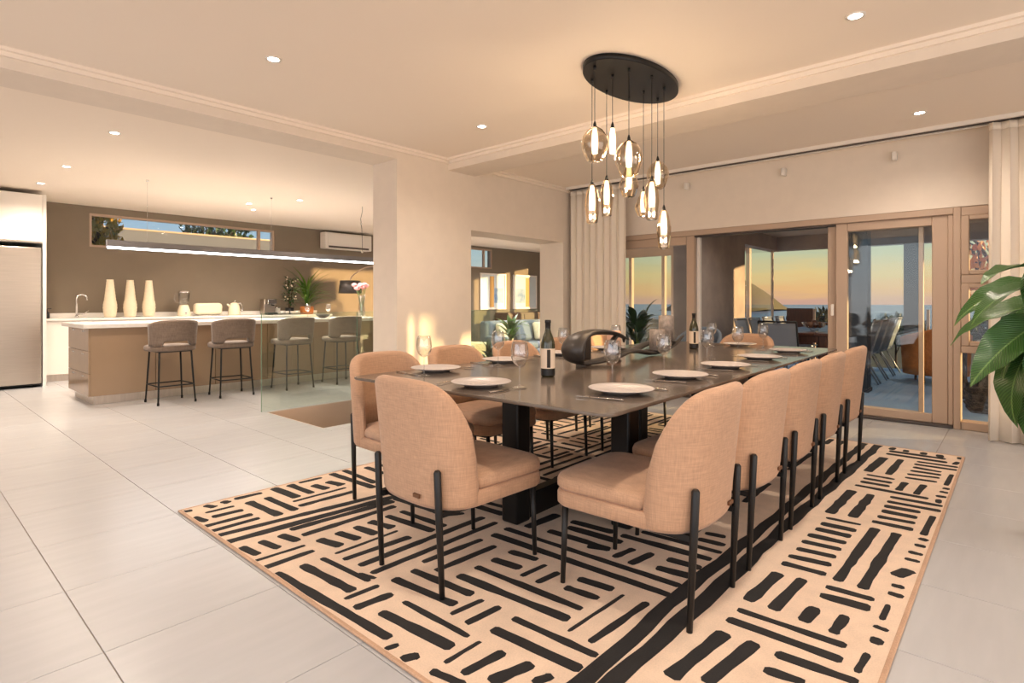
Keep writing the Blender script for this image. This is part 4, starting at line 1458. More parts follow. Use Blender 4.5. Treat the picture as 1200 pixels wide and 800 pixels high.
tp = empty('kitchen_tap', (2.04, 10.86, BZ), label='chrome swan neck kitchen tap', cat='tap')
MB().lathe([(0.026, 0), (0.026, 0.02), (0.018, 0.03)], 16).build('base', M_chrome, tp)
MB().tube([(0, 0, 0.03), (0, 0, 0.30)] + [(0.0 + 0.065 * (1 - math.cos(R(a))), -0.0, 0.30 + 0.055 * math.sin(R(a))) for a in range(15, 181, 15)] + [(0.13, 0, 0.27)], 0.014, 10).build('spout', M_chrome, tp)
MB().tube([(0.0, 0, 0.05), (0.09, 0, 0.06), (0.15, -0.01, 0.11)], [0.012, 0.009, 0.007], 8).build('lever', M_chrome, tp)
sd = empty('soap_bottle', (1.665, 10.75, BZ), label='small black soap pump bottle by the fridge', cat='soap bottle')
MB().lathe([(0.03, 0), (0.032, 0.01), (0.03, 0.08), (0.012, 0.10)], 16).build('bottle', M_black, sd)
MB().tube([(0, 0, 0.10), (0, 0, 0.14), (0.05, 0, 0.145)], 0.007, 8).build('pump', M_black, sd)
so = empty('wall_socket', (1.64, YK, 1.10), label='white wall socket beside the fridge cabinet', cat='socket')
MB().rbox(-0.06, 0.06, -0.012, -0.001, 0.0, 0.16, 0.004, 1).build('plate', M_white, so)
MB().box(-0.035, 0.035, -0.016, -0.0125, 0.04, 0.12).build('rocker', M_white, so)

bl = empty('blender', (3.522, 10.78, BZ), label='cream stand blender with clear jug', cat='blender')
MB().lathe([(0.10, 0), (0.105, 0.01), (0.095, 0.1), (0.07, 0.18), (0.065, 0.19)], 24).build('motor_base', M_cream, bl)
MB().lathe([(0.055, 0.192), (0.075, 0.21), (0.095, 0.40), (0.093, 0.40), (0.072, 0.212), (0.0001, 0.20)], 20, caps=False).build('jug', M_wineglass, bl)
MB().lathe([(0.095, 0.401), (0.095, 0.43), (0.03, 0.44), (0.0001, 0.44)], 20, caps=False).build('lid', M_chrome, bl)
MB().tube([(-0.085, 0, 0.38), (-0.14, 0, 0.38), (-0.15, 0, 0.30), (-0.13, 0, 0.24), (-0.075, 0, 0.235)], 0.012, 8).build('handle', M_wineglass, bl)
MB().lathe([(0.018, 0), (0.018, 0.012)], 12).xform(Matrix.Translation((0, -0.095, 0.05)) @ Matrix.Rotation(R(90), 4, 'X')).build('dial', M_chrome, bl)
to = empty('toaster', (3.91, 10.78, BZ), label='long cream rounded toaster', cat='toaster')
MB().rbox(-0.23, 0.23, -0.09, 0.09, 0.015, 0.225, 0.06, 4).build('body', M_cream, to)
MB().box(-0.18, 0.18, -0.012, 0.012, 0.2252, 0.228).build('slot', M_black, to)
MB().rbox(-0.22, 0.22, -0.085, 0.085, 0.0, 0.0149, 0.004, 1).build('base', M_chrome, to)
MB().rbox(0.231, 0.25, -0.02, 0.02, 0.14, 0.16, 0.005, 1).build('lever', M_chrome, to)
ke = empty('kettle', (4.367, 10.78, BZ), label='cream rounded kettle on the back worktop', cat='kettle')
MB().lathe([(0.10, 0), (0.105, 0.02), (0.10, 0.10), (0.085, 0.18), (0.06, 0.22), (0.03, 0.235), (0.0001, 0.236)], 24, caps=True).build('body', M_cream, ke)
MB().tube([(0.055, 0, 0.215), (0.12, 0, 0.22), (0.15, 0, 0.15), (0.14, 0, 0.06), (0.10, 0, 0.05)], 0.012, 8).build('handle', M_chrome, ke)
MB().tube([(-0.08, 0, 0.16), (-0.12, 0, 0.20), (-0.125, 0, 0.205)], [0.025, 0.016, 0.012], 8).build('spout', M_cream, ke)
MB().lathe([(0.012, 0.236), (0.015, 0.25), (0.0001, 0.256)], 12, caps=False).build('lid_knob', M_chrome, ke)
es = empty('coffee_machine', (5.03, 10.78, BZ), label='steel and black espresso machine', cat='coffee machine')
MB().rbox(-0.12, 0.10, -0.02, 0.16, 0.0, 0.30, 0.01, 1).build('body', M_steel, es)
MB().rbox(-0.10, 0.08, -0.14, -0.0205, 0.20, 0.30, 0.01, 1).build('brew_head', M_chrome, es)
MB().rbox(-0.11, 0.09, -0.15, -0.0205, 0.0, 0.04, 0.006, 1).build('drip_tray', M_black, es)
MB().tube([(-0.01, -0.10, 0.185), (-0.01, -0.2, 0.18)], 0.012, 8).build('portafilter', M_black, es)
tr = empty('coffee_tray', (5.38, 10.70, BZ), label='dark tray holding cups beside the espresso machine', cat='tray')
MB().rbox(-0.21, 0.21, -0.1, 0.1, 0.0, 0.012, 0.004, 1).build('tray_base', M_black, tr)
for q in range(4):
    x = -0.15 + 0.1 * q
    c = MB().lathe([(0.022, 0.013), (0.034, 0.03), (0.036, 0.065), (0.034, 0.065), (0.03, 0.03), (0.0001, 0.018)], 16, caps=False).build('coffee_cup', M_white, None, (5.38 + x, 10.68, BZ), label=('white cup at the left of the coffee tray', 'second white cup on the coffee tray', 'third white cup on the coffee tray', 'white cup at the right of the coffee tray')[q], cat='cup', group='cups on the coffee tray')
ca = empty('canister', (5.24, 10.90, BZ), label='white canister behind the coffee tray', cat='canister')
MB().lathe([(0.05, 0), (0.05, 0.12)], 20).build('jar', M_white, ca)
MB().lathe([(0.052, 0.1205), (0.052, 0.145), (0.0001, 0.147)], 20).build('lid', M_chrome, ca)

# ---- potted palm in an orange basket on the back worktop


def blade(length, width, droop, mat, name='leaf', fold=0.25, seg=8, tip=1.6, base=0.35):
    """A single arching leaf along +X, returned as mesh data."""
    def fn(u, v):
        t = v
        w = width * (base + (1 - base) * math.sin(min(1, t * 1.25) * PI / 2)) * (1 - t ** tip) if t < 1 else 0.0005
        s = (u - 0.5) * 2
        x = length * (t - 0.12 * droop * t * t)
        z = -droop * length * t * t * 0.6 + 0.15 * length * math.sin(t * PI) * (1 - droop)
        return (x, s * w / 2, z + abs(s) * w * fold * 0.5)
    m_ = MB().grid(fn, 4, seg)
    return m_.mesh(name, mat)


pp = empty('potted_palm', (5.74, 10.68, BZ), label='green palm in an orange basket on the back worktop', cat='plant')
MB().lathe([(0.105, 0), (0.125, 0.02), (0.13, 0.10), (0.125, 0.155), (0.115, 0.155), (0.11, 0.12), (0.0001, 0.11)], 24).build('basket', M_basket, pp)
rn = random.Random(3)
lm = [blade(0.50, 0.05, d, mm, 'frond', 0.3) for d, mm in ((0.5, M_leaflt), (0.9, M_leaf), (1.2, M_leaflt))]
for k in range(64):
    az = rn.uniform(-PI * 1.08, PI * 0.08)
    el = rn.uniform(30, 82)
    h0 = rn.uniform(0.12, 0.45)
    o = link_mesh('frond', lm[k % 3], pp, (0.03 * math.cos(az), 0.03 * math.sin(az), h0), (0, -R(el), az), (rn.uniform(0.85, 1.4),) * 3)
for k in range(6):
    az = k * 1.05
    MB().cyl((0.02 * math.cos(az), 0.02 * math.sin(az), 0.1), (0.05 * math.cos(az), 0.05 * math.sin(az), 0.5), 0.006, seg=6).build('stem', M_stem, pp)
pd = empty('dark_potted_plant', (5.44, 10.80, BZ), label='dark leafy plant with pale flowers left of the palm', cat='plant')
MB().lathe([(0.07, 0), (0.085, 0.13), (0.075, 0.13), (0.0001, 0.11)], 20).build('pot', M_black, pd)
lm2 = [blade(0.13, 0.05, 0.4, M_leafdk, 'leaf', 0.2, 5), blade(0.10, 0.05, 0.3, M_leafdk, 'leaf', 0.2, 5)]
fl = MB().ball((0, 0, 0), 0.016, seg=8, rings=5).mesh('flower', M_cream)
for k in range(110):
    az = rn.uniform(0, 2 * PI)
    z = rn.uniform(0.15, 0.72)
    rr_ = rn.uniform(0.02, 0.16)
    link_mesh('leaf', lm2[k % 2], pd, (rr_ * math.cos(az), rr_ * math.sin(az), z), (0, -R(rn.uniform(-10, 60)), az))
for k in range(16):
    az = rn.uniform(0, 2 * PI)
    link_mesh('flower', fl, pd, (rn.uniform(0.08, 0.17) * math.cos(az), -abs(rn.uniform(0.05, 0.15) * math.sin(az)), rn.uniform(0.25, 0.75)))
for k in range(5):
    az = k * 1.26
    MB().cyl((0.01 * math.cos(az), 0.01 * math.sin(az), 0.1), (0.08 * math.cos(az), 0.08 * math.sin(az), 0.66), 0.005, seg=6).build('stem', M_bark, pd)

# ---- on the island: flowers in a glass vase, bowl, glasses
fv = empty('flower_vase', (5.42, 8.25, IZ), label='tall clear vase of pink flowers at the right end of the island', cat='vase')
MB().lathe([(0.055, 0), (0.06, 0.01), (0.06, 0.12), (0.045, 0.22), (0.06, 0.36), (0.058, 0.36), (0.043, 0.22), (0.057, 0.12), (0.056, 0.015), (0.0001, 0.012)], 24, caps=True).build('glass', M_wineglass, fv)
for k in range(11):
    az = rn.uniform(0, 2 * PI)
    e = rn.uniform(0.04, 0.12)
    top = (e * math.cos(az), e * math.sin(az), rn.uniform(0.47, 0.54))
    MB().tube([(0.02 * math.cos(az), 0.02 * math.sin(az), 0.02), (0.03 * math.cos(az + 1), 0.03 * math.sin(az + 1), 0.25), top], 0.004, 6).build('stem', M_stem, fv)
    MB().ball(top, 0.045, 0.045, 0.032, 10, 6).build('blossom', M_pink, fv)
bw = empty('black_bowl', (4.62, 8.1, IZ), label='low black bowl on the island worktop', cat='bowl')
MB().lathe([(0.04, 0), (0.09, 0.03), (0.11, 0.055), (0.105, 0.055), (0.085, 0.034), (0.0001, 0.012)], 24, caps=True).build('bowl', M_black, bw)
for x, y, lab in ((4.50, 8.35, 'stemmed glass left of the black bowl on the island'), (4.80, 8.25, 'stemmed glass right of the black bowl on the island')):
    t = empty('wine_glass', (x, y, IZ), label=lab, cat='wine glass', group='glasses on the island')
    link_mesh('foot', G_foot, t)
    link_mesh('stem', G_stem, t)
    link_mesh('bowl', G_bowl, t)

# ---- dangling cable lamp by the pier
hc = empty('hanging_cable', (5.20, 7.9, 0), label='thin twisted cable with two small bulbs hanging beside the pier', cat='cable')
MB().tube([(0.0, 0, KZ), (0.0, 0, 2.62), (-0.03, 0, 2.50), (-0.01, 0, 2.35), (0.0, 0, 2.1), (0.0, 0, 1.98)], 0.004, 6).build('cable', M_aludark, hc)
for z in (2.42, 1.97):
    MB().ball((-0.02 if z > 2.2 else 0, 0, z), 0.018, seg=10, rings=6).build('bulb', M_white, hc)

# ---- arc lamp standing in the lounge
al = empty('arc_lamp', (7.35, 9.55, LZ + 0.0005), label='arc floor lamp with dark drum shade in front of the sunlit wall', cat='lamp')
MB().lathe([(0.17, 0), (0.17, 0.04), (0.03, 0.05)], 24).build('base', M_blackm, al)
MB().tube(spline([(0, 0, 0.04), (0, 0, 1.2), (-0.12, 0, 2.0), (-0.5, 0, 2.36), (-0.95, 0, 2.36), (-1.25, 0, 2.2), (-1.33, 0, 2.10)], 6), 0.012, 8).build('arm', M_alu, al)
MB().lathe([(0.20, 1.84), (0.22, 1.84), (0.19, 2.08), (0.17, 2.08)], 28, c=(-1.33, 0, 0), caps=False).build('shade', M_gunmetal, al, solid=0.004)

# ================================================================== sunken lounge
for k, (x0, x1, lab) in enumerate(((11.05, 12.09, 'framed abstract print under the strip window'), (12.42, 13.49, 'framed abstract print beside the globe lamp'))):
    f_ = empty('framed_print', (x0, YK, 0.96), label=lab, cat='picture', group='framed prints on the lounge wall')
    w = x1 - x0
    mb = MB()
    mb.box(0, w, -0.04, -0.002, 0, 0.04)
    mb.box(0, w, -0.04, -0.002, 0.97, 1.01)
    mb.box(0, 0.04, -0.04, -0.002, 0.04, 0.97)
    mb.box(w - 0.04, w, -0.04, -0.002, 0.04, 0.97)
    mb.build('frame', M_white, f_)
    pr = MB().box(0.04, w - 0.04, -0.02, -0.003, 0.04, 0.97).build('print', M_reflw, f_)  # sheet coloured as the pale reflection in the picture glass
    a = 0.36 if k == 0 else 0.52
    MB().box(a * w, (a + 0.17) * w, -0.0212, -0.0202, 0.06, 0.93).build('ochre_reflection', M_reflo, pr)  # orange reflection in the glass, painted as a flat band
    MB().box((a + 0.18) * w if k == 0 else 0.10 * w, (0.9 if k == 0 else 0.5) * w, -0.0212, -0.0202, 0.18, 0.60).build('blue_reflection', M_reflb, pr)  # blue reflection in the glass, painted as a flat patch
    MB().box(0.042, w - 0.042, -0.034, -0.031, 0.042, 0.968).build('glazing', M_pane, f_)
co = empty('sideboard', (11.6, 10.55, LZ), label='dark sideboard along the lounge wall', cat='sideboard')
MB().rbox(0.0, 2.75, 0.0, 0.5, 0.12, 1.38, 0.01, 1).build('carcass', M_wood, co)
for q in range(4):
    MB().rbox(0.02 + 0.68 * q, 0.68 + 0.68 * q, -0.02, -0.0005, 0.16, 1.34, 0.004, 1).build('door', M_wood, co)
for x in (0.1, 2.6):
    for y in (0.06, 0.44):
        MB().cyl((x, y, 0), (x, y, 0.12), 0.025, seg=8).build('leg', M_black, co)
gl_ = empty('globe_lamp', (13.95, 10.8, LZ + 1.3805), label='smoked glass globe table lamp on the sideboard', cat='lamp')
MB().lathe([(0.09, 0), (0.10, 0.02), (0.09, 0.06)], 24).build('base', M_blackm, gl_)
MB().lathe([(0.10, 0.06), (0.20, 0.12), (0.22, 0.26), (0.20, 0.40), (0.12, 0.48), (0.0001, 0.50)], 28, caps=False).build('globe', M_globe, gl_)
MB().ball((0, 0, 0.24), 0.07, 0.07, 0.09).build('inner_bulb', M_bulb, gl_)
sf = empty('sofa', (10.4, 9.5, LZ + 0.0005), label='blue grey sofa in the lounge below the framed prints', cat='sofa')
MB().rbox(0, 2.6, 0.0, 0.95, 0.12, 0.45, 0.05, 3).build('seat_base', M_sofa, sf)
MB().rbox(0, 2.6, 0.72, 0.98, 0.3, 1.18, 0.08, 3).build('backrest', M_sofa, sf)
for x in (0.0, 2.4):
    MB().rbox(x, x + 0.2, 0.0, 0.9, 0.12, 0.8, 0.06, 3).build('armrest', M_sofa, sf)
for q in range(2):
    MB().rbox(0.21 + 1.095 * q, 1.295 + 1.095 * q, 0.02, 0.74, 0.45, 0.6, 0.05, 3).build('seat_cushion', M_sofa, sf)
for q, mm in enumerate((M_creamfab, M_sofa, M_creamfab)):
    o = MB().rbox(-0.26, 0.26, -0.08, 0.08, 0, 0.5, 0.07, 3).build('cushion', mm, None, (10.95 + 0.75 * q, 10.02, LZ + 0.63), (R(-14), 0, 0),
        label=('cream cushion at the left of the lounge sofa', 'blue grey cushion in the middle of the lounge sofa', 'cream cushion at the right of the lounge sofa')[q], cat='cushion', group='cushions on the lounge sofa')
ar = empty('armchair', (8.55, 9.0, LZ + 0.0005), R(20), label='cream high backed armchair seen through the wall opening', cat='armchair')
MB().rbox(-0.4, 0.4, -0.4, 0.4, 0.15, 0.5, 0.06, 3).build('seat', M_creamfab, ar)
MB().rbox(-0.42, 0.42, 0.3, 0.5, 0.3, 1.42, 0.08, 3).build('backrest', M_creamfab, ar)
for s in (-1, 1):
    MB().rbox(0.42 * s - 0.08, 0.42 * s + 0.08, -0.38, 0.3, 0.3, 0.78, 0.05, 3).build('armrest', M_creamfab, ar)
    for y in (-0.33, 0.33):
        MB().cyl((0.33 * s, y, 0), (0.33 * s, y, 0.15), 0.02, seg=8).build('leg', M_wood, ar)


def potted(name, x, y, z, pot_r, pot_h, nleaf, size, mat, lab, spread=1.0, potmat=None):
    t = empty(name, (x, y, z), label=lab, cat='plant')
    MB().lathe([(pot_r * 0.75, 0), (pot_r, pot_h), (pot_r * 0.9, pot_h), (0.0001, pot_h - 0.03)], 20).build('pot', potmat or M_stool, t)
    r2 = random.Random(len(lab))
    me = [blade(size, size * 0.34, d, mat, 'leaf', 0.2, 6, 2.2, 0.3) for d in (0.4, 0.8, 1.1)]
    for k in range(nleaf):
        az = k * 2.4 + r2.uniform(-0.3, 0.3)
        el = r2.uniform(15, 75)
        hh_ = pot_h + size * r2.uniform(0.1, 1.1)
        e = size * 0.12 * r2.uniform(0.2, 1) * spread
        link_mesh('leaf', me[k % 3], t, (e * math.cos(az), e * math.sin(az), hh_), (0, -R(el), az))
    for k in range(5):
        az = k * 1.26
        MB().cyl((0, 0, pot_h - 0.04), (size * 0.1 * math.cos(az), size * 0.1 * math.sin(az), pot_h + size * 0.9), 0.01, 0.006, 6).build('stem', M_stem, t)
    return t


potted('potted_plant', 8.05, 7.25, LZ + 0.0005, 0.16, 0.75, 26, 0.42, M_leaf, 'green leafy plant in a tall pot in the lounge behind the glass guard')
potted('potted_plant', 7.15, 6.95, LZ + 0.0005, 0.20, 0.45, 30, 0.36, M_leafdk, 'low dark bushy plant in the lounge at the left edge of the wall opening')

# ================================================================== terrace
PZ = -0.03
MB().box(6.76, 12.2, -6, 5.0, PZ - 0.3, PZ).build('floor_terrace', M_patiotile, kind='structure')
MB().box(6.76, 12.15, -6.0, 3.8, 2.45, 2.65).box(6.76, 11.5, -6.0, 3.9, 2.65, 3.3).build('ceiling_terrace', M_soffit, kind='structure')  # upper block is added unseen mass that stops low sun
MB().box(8.0, 10.14, 3.6, 3.9, PZ, 2.45).build('wall_terrace', M_stucco, kind='structure')
mb = MB()
mb.box(10.14, 11.9, 3.6, 3.8, 2.18, 2.45)
mb.box(11.9, 12.15, -6.0, 3.8, 2.18, 2.45)
mb.build('trim_7', M_stucco, kind='structure')
MB().box(11.92, 12.1, -5.1, 0.30, PZ, 2.18).build('wall_sun_blocker', M_stucco, kind='structure')  # added wall that keeps low sun off the stucco and island
w5 = empty('window_5', (10.14, 3.68, PZ), kind='structure')
MB().box(0.0, 1.76, 0.0, 0.012, 0.02, 2.20).build('pane', M_pane, w5)
MB().box(1.74, 1.78, -0.01, 0.03, 0.0, 2.21).build('post', M_alu, w5)
for x, y, lab in ((8.68, 1.50, 'dark square terrace pillar behind the glass door leaf'), (11.92, 1.28, 'dark terrace pillar at the sea edge beyond the chairs'),
                  (8.9, 0.50, 'dark terrace pillar seen through the side window')):
    p_ = empty('terrace_pillar', (x, y, PZ), label=lab, cat='pillar', group='terrace pillars')
    MB().rbox(0.0, 0.24, 0.0, 0.24, 0.0, 2.48 if x < 11 else 2.21, 0.006, 1).build('shaft', M_pillar, p_)
    MB().rbox(-0.012, 0.252, -0.012, 0.252, 0.0, 0.05, 0.004, 1).build('base_trim', M_pillar, p_)
# parapet at the sea edge
pb = empty('terrace_guard', (12.17, 0, PZ), label='glass terrace guard with brown end screen at the sea edge', cat='balustrade')
MB().rbox(0, 0.06, 3.02, 3.5, 0, 1.07, 0.004, 1).build('screen', M_wood, pb)
for q in range(5):
    y = -6 + 1.8 * q
    MB().box(0.02, 0.032, y, y + 1.76, 0.05, 1.02).build('glass_panel', M_pane, pb)
for q in range(6):
    y = -6.02 + 1.8 * q
    MB().box(0.005, 0.045, y, y + 0.04, 0, 1.06).build('post', M_alu, pb)

# ---- outdoor table with sling chairs
ot = empty('outdoor_table', (8.55, 2.38, PZ), label='dark wood outdoor dining table on the terrace', cat='table')
for q in range(5):
    MB().rbox(0, 3.1, -0.45 + 0.18 * q, -0.275 + 0.18 * q, 0.73, 0.765, 0.004, 1).build('plank', M_wood, ot)
mb = MB()
mb.box(0.08, 3.02, -0.38, -0.34, 0.63, 0.73)
mb.box(0.08, 3.02, 0.34, 0.38, 0.63, 0.73)
mb.box(0.08, 0.12, -0.34, 0.34, 0.63, 0.73)
mb.box(2.98, 3.02, -0.34, 0.34, 0.63, 0.73)
mb.build('apron', M_wood, ot)
for x in (0.05, 2.95):
    for y in (-0.42, 0.32):
        MB().rbox(x, x + 0.1, y, y + 0.1, 0, 0.73, 0.006, 1).build('leg', M_wood, ot)


def make_sling(frame, cloth):
    t = empty('outdoor_chair', (0, 0, 0), cat='chair', group='sling chairs at the outdoor table')
    W = 0.24
    for s in (-1, 1):
        mb = MB()
        mb.tube([(0.22, s * W, 0), (0.20, s * W, 0.43), (-0.22, s * W, 0.41), (-0.36, s * W, 0.93)], 0.013, 8)
        mb.build('side_frame', frame, t)
        MB().tube([(-0.34, s * W, 0), (-0.12, s * W, 0.42)], 0.012, 8).build('leg', frame, t)
    MB().grid(lambda u, v: (-0.21 + 0.41 * v, -W + 2 * W * u, 0.415 + 0.02 * v - 0.012 * math.sin(PI * v)), 4, 6).build('seat_sling', cloth, t, solid=0.006)
    MB().grid(lambda u, v: (-0.225 - 0.135 * v, -W + 2 * W * u, 0.44 + 0.47 * v), 4, 6).build('back_sling', cloth, t, solid=0.006)
    mb = MB()
    mb.cyl((-0.36, -W, 0.93), (-0.36, W, 0.93), 0.013, seg=8)
    mb.cyl((0.20, -W, 0.43), (0.20, W, 0.43), 0.012, seg=8)
    mb.build('cross_bar', frame, t)
    return t


oc = make_sling(M_chairalu, M_sling)
first = True
cn = ('nearest', 'second', 'third', 'farthest')
for k, x in enumerate((9.35, 10.0, 10.65, 11.3)):
    place(oc, first, (x, 1.86, PZ + 0.0005), PI / 2, 'grey sling terrace chair seen through the door glass, ' + cn[k])
    first = False
for k, x in enumerate((8.98, 9.6, 10.25, 10.9)):
    place(oc, False, (x, 2.90, PZ + 0.0005), -PI / 2, 'grey sling terrace chair against the stucco wall side, ' + cn[k])
oc2 = make_sling(M_black, M_sling)
place(oc2, True, (8.35, 2.42, PZ + 0.0005), 0, 'black framed sling terrace chair at the near end of the outdoor table')
for x, y, r_, lab in ((9.15, 2.25, 0.17, 'wide bowl of dark fruit on the outdoor table'), (9.25, 1.98, 0.13, 'smaller reddish bowl at the edge of the outdoor table')):
    b_ = empty('fruit_bowl', (x, y, PZ + 0.7655), label=lab, cat='bowl', group='bowls on the outdoor table')
    MB().lathe([(0.05, 0), (0.06, 0.03), (r_ * 0.8, 0.07), (r_, 0.13), (r_ - 0.008, 0.13), (r_ * 0.76, 0.078), (0.0001, 0.04)], 24, caps=True).build('bowl', M_wineglass if r_ > 0.15 else M_leather, b_)
rn = random.Random(8)
for k in range(7):
    a = k * 0.9
    MB().ball((0, 0, 0), 0.045, seg=12, rings=7).build('fruit', M_leather if k % 2 else M_wood, None, (9.15 + 0.075 * math.cos(a) * (k > 0), 2.25 + 0.075 * math.sin(a) * (k > 0), PZ + 0.7655 + (0.095 if k else 0.12)),
        label='round dark fruit heaped in the wide bowl on the outdoor table', cat='fruit', group='fruit in the outdoor bowl')

# ---- lounge armchair, basket, plant and ottoman on the terrace
oa = empty('outdoor_armchair', (10.55, 0.95, PZ), R(200), label='rounded tan outdoor armchair beyond the row of sling chairs', cat='armchair')
MB().grid(lambda u, v: ((0.38 + 0.03 * v) * math.cos(R(-110 + 220 * u)), (0.38 + 0.03 * v) * math.sin(R(-110 + 220 * u)), 0.12 + (0.72 - 0.22 * abs(2 * u - 1)) * v), 20, 5).build('shell', M_basket, oa, solid=0.05)
MB().lathe([(0.36, 0.2), (0.37, 0.3), (0.33, 0.4), (0.0001, 0.41)], 24).build('seat', M_creamfab, oa)
for k in range(4):
    a = R(45 + 90 * k)
    MB().cyl((0.28 * math.cos(a), 0.28 * math.sin(a), 0), (0.28 * math.cos(a), 0.28 * math.sin(a), 0.21), 0.018, seg=8).build('leg', M_wood, oa)
bk = empty('wicker_basket', (8.12, 0.20, PZ), R(10), label='dark wicker basket with black towels outside the side window', cat='basket')
MB().prism(rrect(-0.24, 0.24, -0.24, 0.24, 0.06, 4), 0.0, 0.27, smooth=True).build('basket_body', M_wicker, bk)
for z in (0.06, 0.13, 0.20, 0.265):
    p = rrect(-0.25, 0.25, -0.25, 0.25, 0.07, 4)
    MB().tube([(x, y, z) for x, y in p], 0.012, 6, closed=True).build('woven_band', M_wicker, bk)
for s in (-1, 1):
    MB().tube([(-0.09, 0.25 * s, 0.26), (-0.07, 0.27 * s, 0.36), (0.07, 0.27 * s, 0.36), (0.09, 0.25 * s, 0.26)], 0.012, 6).build('handle', M_wicker, bk)
for q, (x, y) in enumerate(((-0.1, 0.08), (0.1, -0.02), (-0.02, -0.14))):
    MB().lathe([(0.075, 0), (0.08, 0.02), (0.08, 0.30), (0.06, 0.315), (0.0001, 0.31)], 16).build('rolled_towel', M_black, None, (8.12 + x, 0.2 + y, PZ + 0.135), (0, R(4 - 4 * q), 0),
        label=('black rolled towel at the back of the wicker basket', 'black rolled towel at the right of the wicker basket', 'black rolled towel at the front of the wicker basket')[q], cat='towel', group='rolled towels in the basket')
potted('terrace_plant', 7.9, 4.45, PZ, 0.2, 0.45, 44, 0.42, M_leafdk, 'dark large leaved plant outside the fixed pane beside the curtain', 3.2, M_stucco)
ro = empty('round_chair', (7.6, 3.35, PZ), label='dark rounded outdoor chair back behind the far wine bottle', cat='chair')
MB().grid(lambda u, v: (0.30 * math.cos(R(-100 + 200 * u)), 0.30 * math.sin(R(-100 + 200 * u)), 0.40 + 0.44 * v * (1 - 0.5 * abs(2 * u - 1) ** 2)), 18, 4).build('backrest', M_sofa, ro, solid=0.04)
MB().lathe([(0.29, 0.36), (0.30, 0.40), (0.27, 0.45), (0.0001, 0.46)], 24).build('seat', M_sofa, ro)
for k in range(4):
    a = R(45 + 90 * k)
    MB().cyl((0.2 * math.cos(a), 0.2 * math.sin(a), 0.37), (0.27 * math.cos(a), 0.27 * math.sin(a), 0), 0.014, seg=8).build('leg', M_black, ro)

# ================================================================== land, sea, neighbours
MB().grid(lambda u, v: (400 + 9000 * u ** 2 - 200 * (1 - u), -9000 + 18000 * v, -36.0), 12, 12).build('sea', M_sea, kind='structure')


def land(u, v):
    x = 12.5 + 1500 * u ** 2.2
    z = -2.5 - 34 * min(1, (x / 900)) ** 0.6 - (3.0 if u == 1 else 0)
    return (x, -2500 + 5000 * v, z + 0.6 * math.sin(x * 0.13 + v * 40))


MB().grid(land, 24, 40).build('ground', M_land, kind='structure')
MB().box(-60, 60, 11.5, 60, -1.0, -0.8).build('ground', M_land, kind='structure')
hr = empty('far_ridge', (2600, 1000, -36), label='hazy coastal ridge on the horizon behind the terrace glass', cat='hill')


def ridge(u, v):
    # runs along Y, falling toward the open sea
    t = u
    hgt = 142 * max(0.0, math.sin(PI * t)) ** 0.7 * (1 + 0.07 * math.sin(9 * t) + 0.04 * math.sin(23 * t)) + 6
    prof = math.sin(PI * v)
    return (-300 + 600 * v, 400 * t - 200, hgt * prof)


MB().grid(ridge, 30, 8).build('slope', M_hill, hr)

# ---- neighbouring house behind the kitchen window
nb = empty('neighbour_house', (3.2, 17.0, -0.8), label='grey flat roofed neighbouring house outside the kitchen window', cat='building')
MB().box(0.7, 10.0, 0, 6, 0, 3.35).build('wall', M_nbwall, nb)
rf = MB().box(0.4, 10.3, -0.35, 6.3, 3.35, 3.78).build('roof_fascia', M_nbroof, nb)
MB().box(0.38, 10.32, -0.37, 6.32, 3.78, 3.82).build('roof_edge', M_alu, rf)
for x in (2.2, 5.2):
    w_ = MB().box(x, x + 1.2, -0.02, 0.0, 1.9, 3.0).build('window', M_nbroof, nb)
    MB().box(x + 0.06, x + 1.14, -0.025, -0.021, 1.96, 2.94).build('pane', M_pane, w_)


def tree(name, x, y, z0, trunk_h, cr, n, mat, lab, leaf=0.14, seed=1, cz=None):
    t = empty(name, (x, y, z0), label=lab, cat='tree')
    r3 = random.Random(seed)
    mb = MB()
    mb.tube([(0, 0, 0), (0.05, 0.02, trunk_h * 0.5), (0, 0, trunk_h)], [0.12, 0.09, 0.05], 8)
    tips = []
    for k in range(9):
        az = k * 0.7 + r3.uniform(-0.2, 0.2)
        e = r3.uniform(0.4, 0.95)
        tip_ = (cr[0] * e * math.cos(az), cr[1] * e * math.sin(az), trunk_h + cr[2] * r3.uniform(-0.5, 0.9))
        tips.append(tip_)
        mb.tube([(0, 0, trunk_h * r3.uniform(0.55, 0.95)), (tip_[0] * 0.5, tip_[1] * 0.5, (trunk_h + tip_[2]) / 2), tip_], [0.04, 0.025, 0.008], 6)
    mb.build('trunk', M_bark, t)
    fm = MB()
    for k in range(n):
        while True:
            p = Vector((r3.uniform(-1, 1), r3.uniform(-1, 1), r3.uniform(-1, 1)))
            if 0.25 < p.length < 1:
                break
        c = Vector((p.x * cr[0], p.y * cr[1], trunk_h + p.z * cr[2]))
        e = Euler((r3.uniform(0, 6), r3.uniform(0, 6), r3.uniform(0, 6))).to_matrix()
        s = leaf * r3.uniform(0.6, 1.2)
        fm.add([c + e @ Vector(q) for q in ((-s, 0, 0), (0, s * 0.45, s * 0.1), (s, 0, 0), (0, -s * 0.45, s * 0.1))], [(0, 1, 2, 3)])
    fm.build('foliage', mat, t, kind='stuff')
    return t


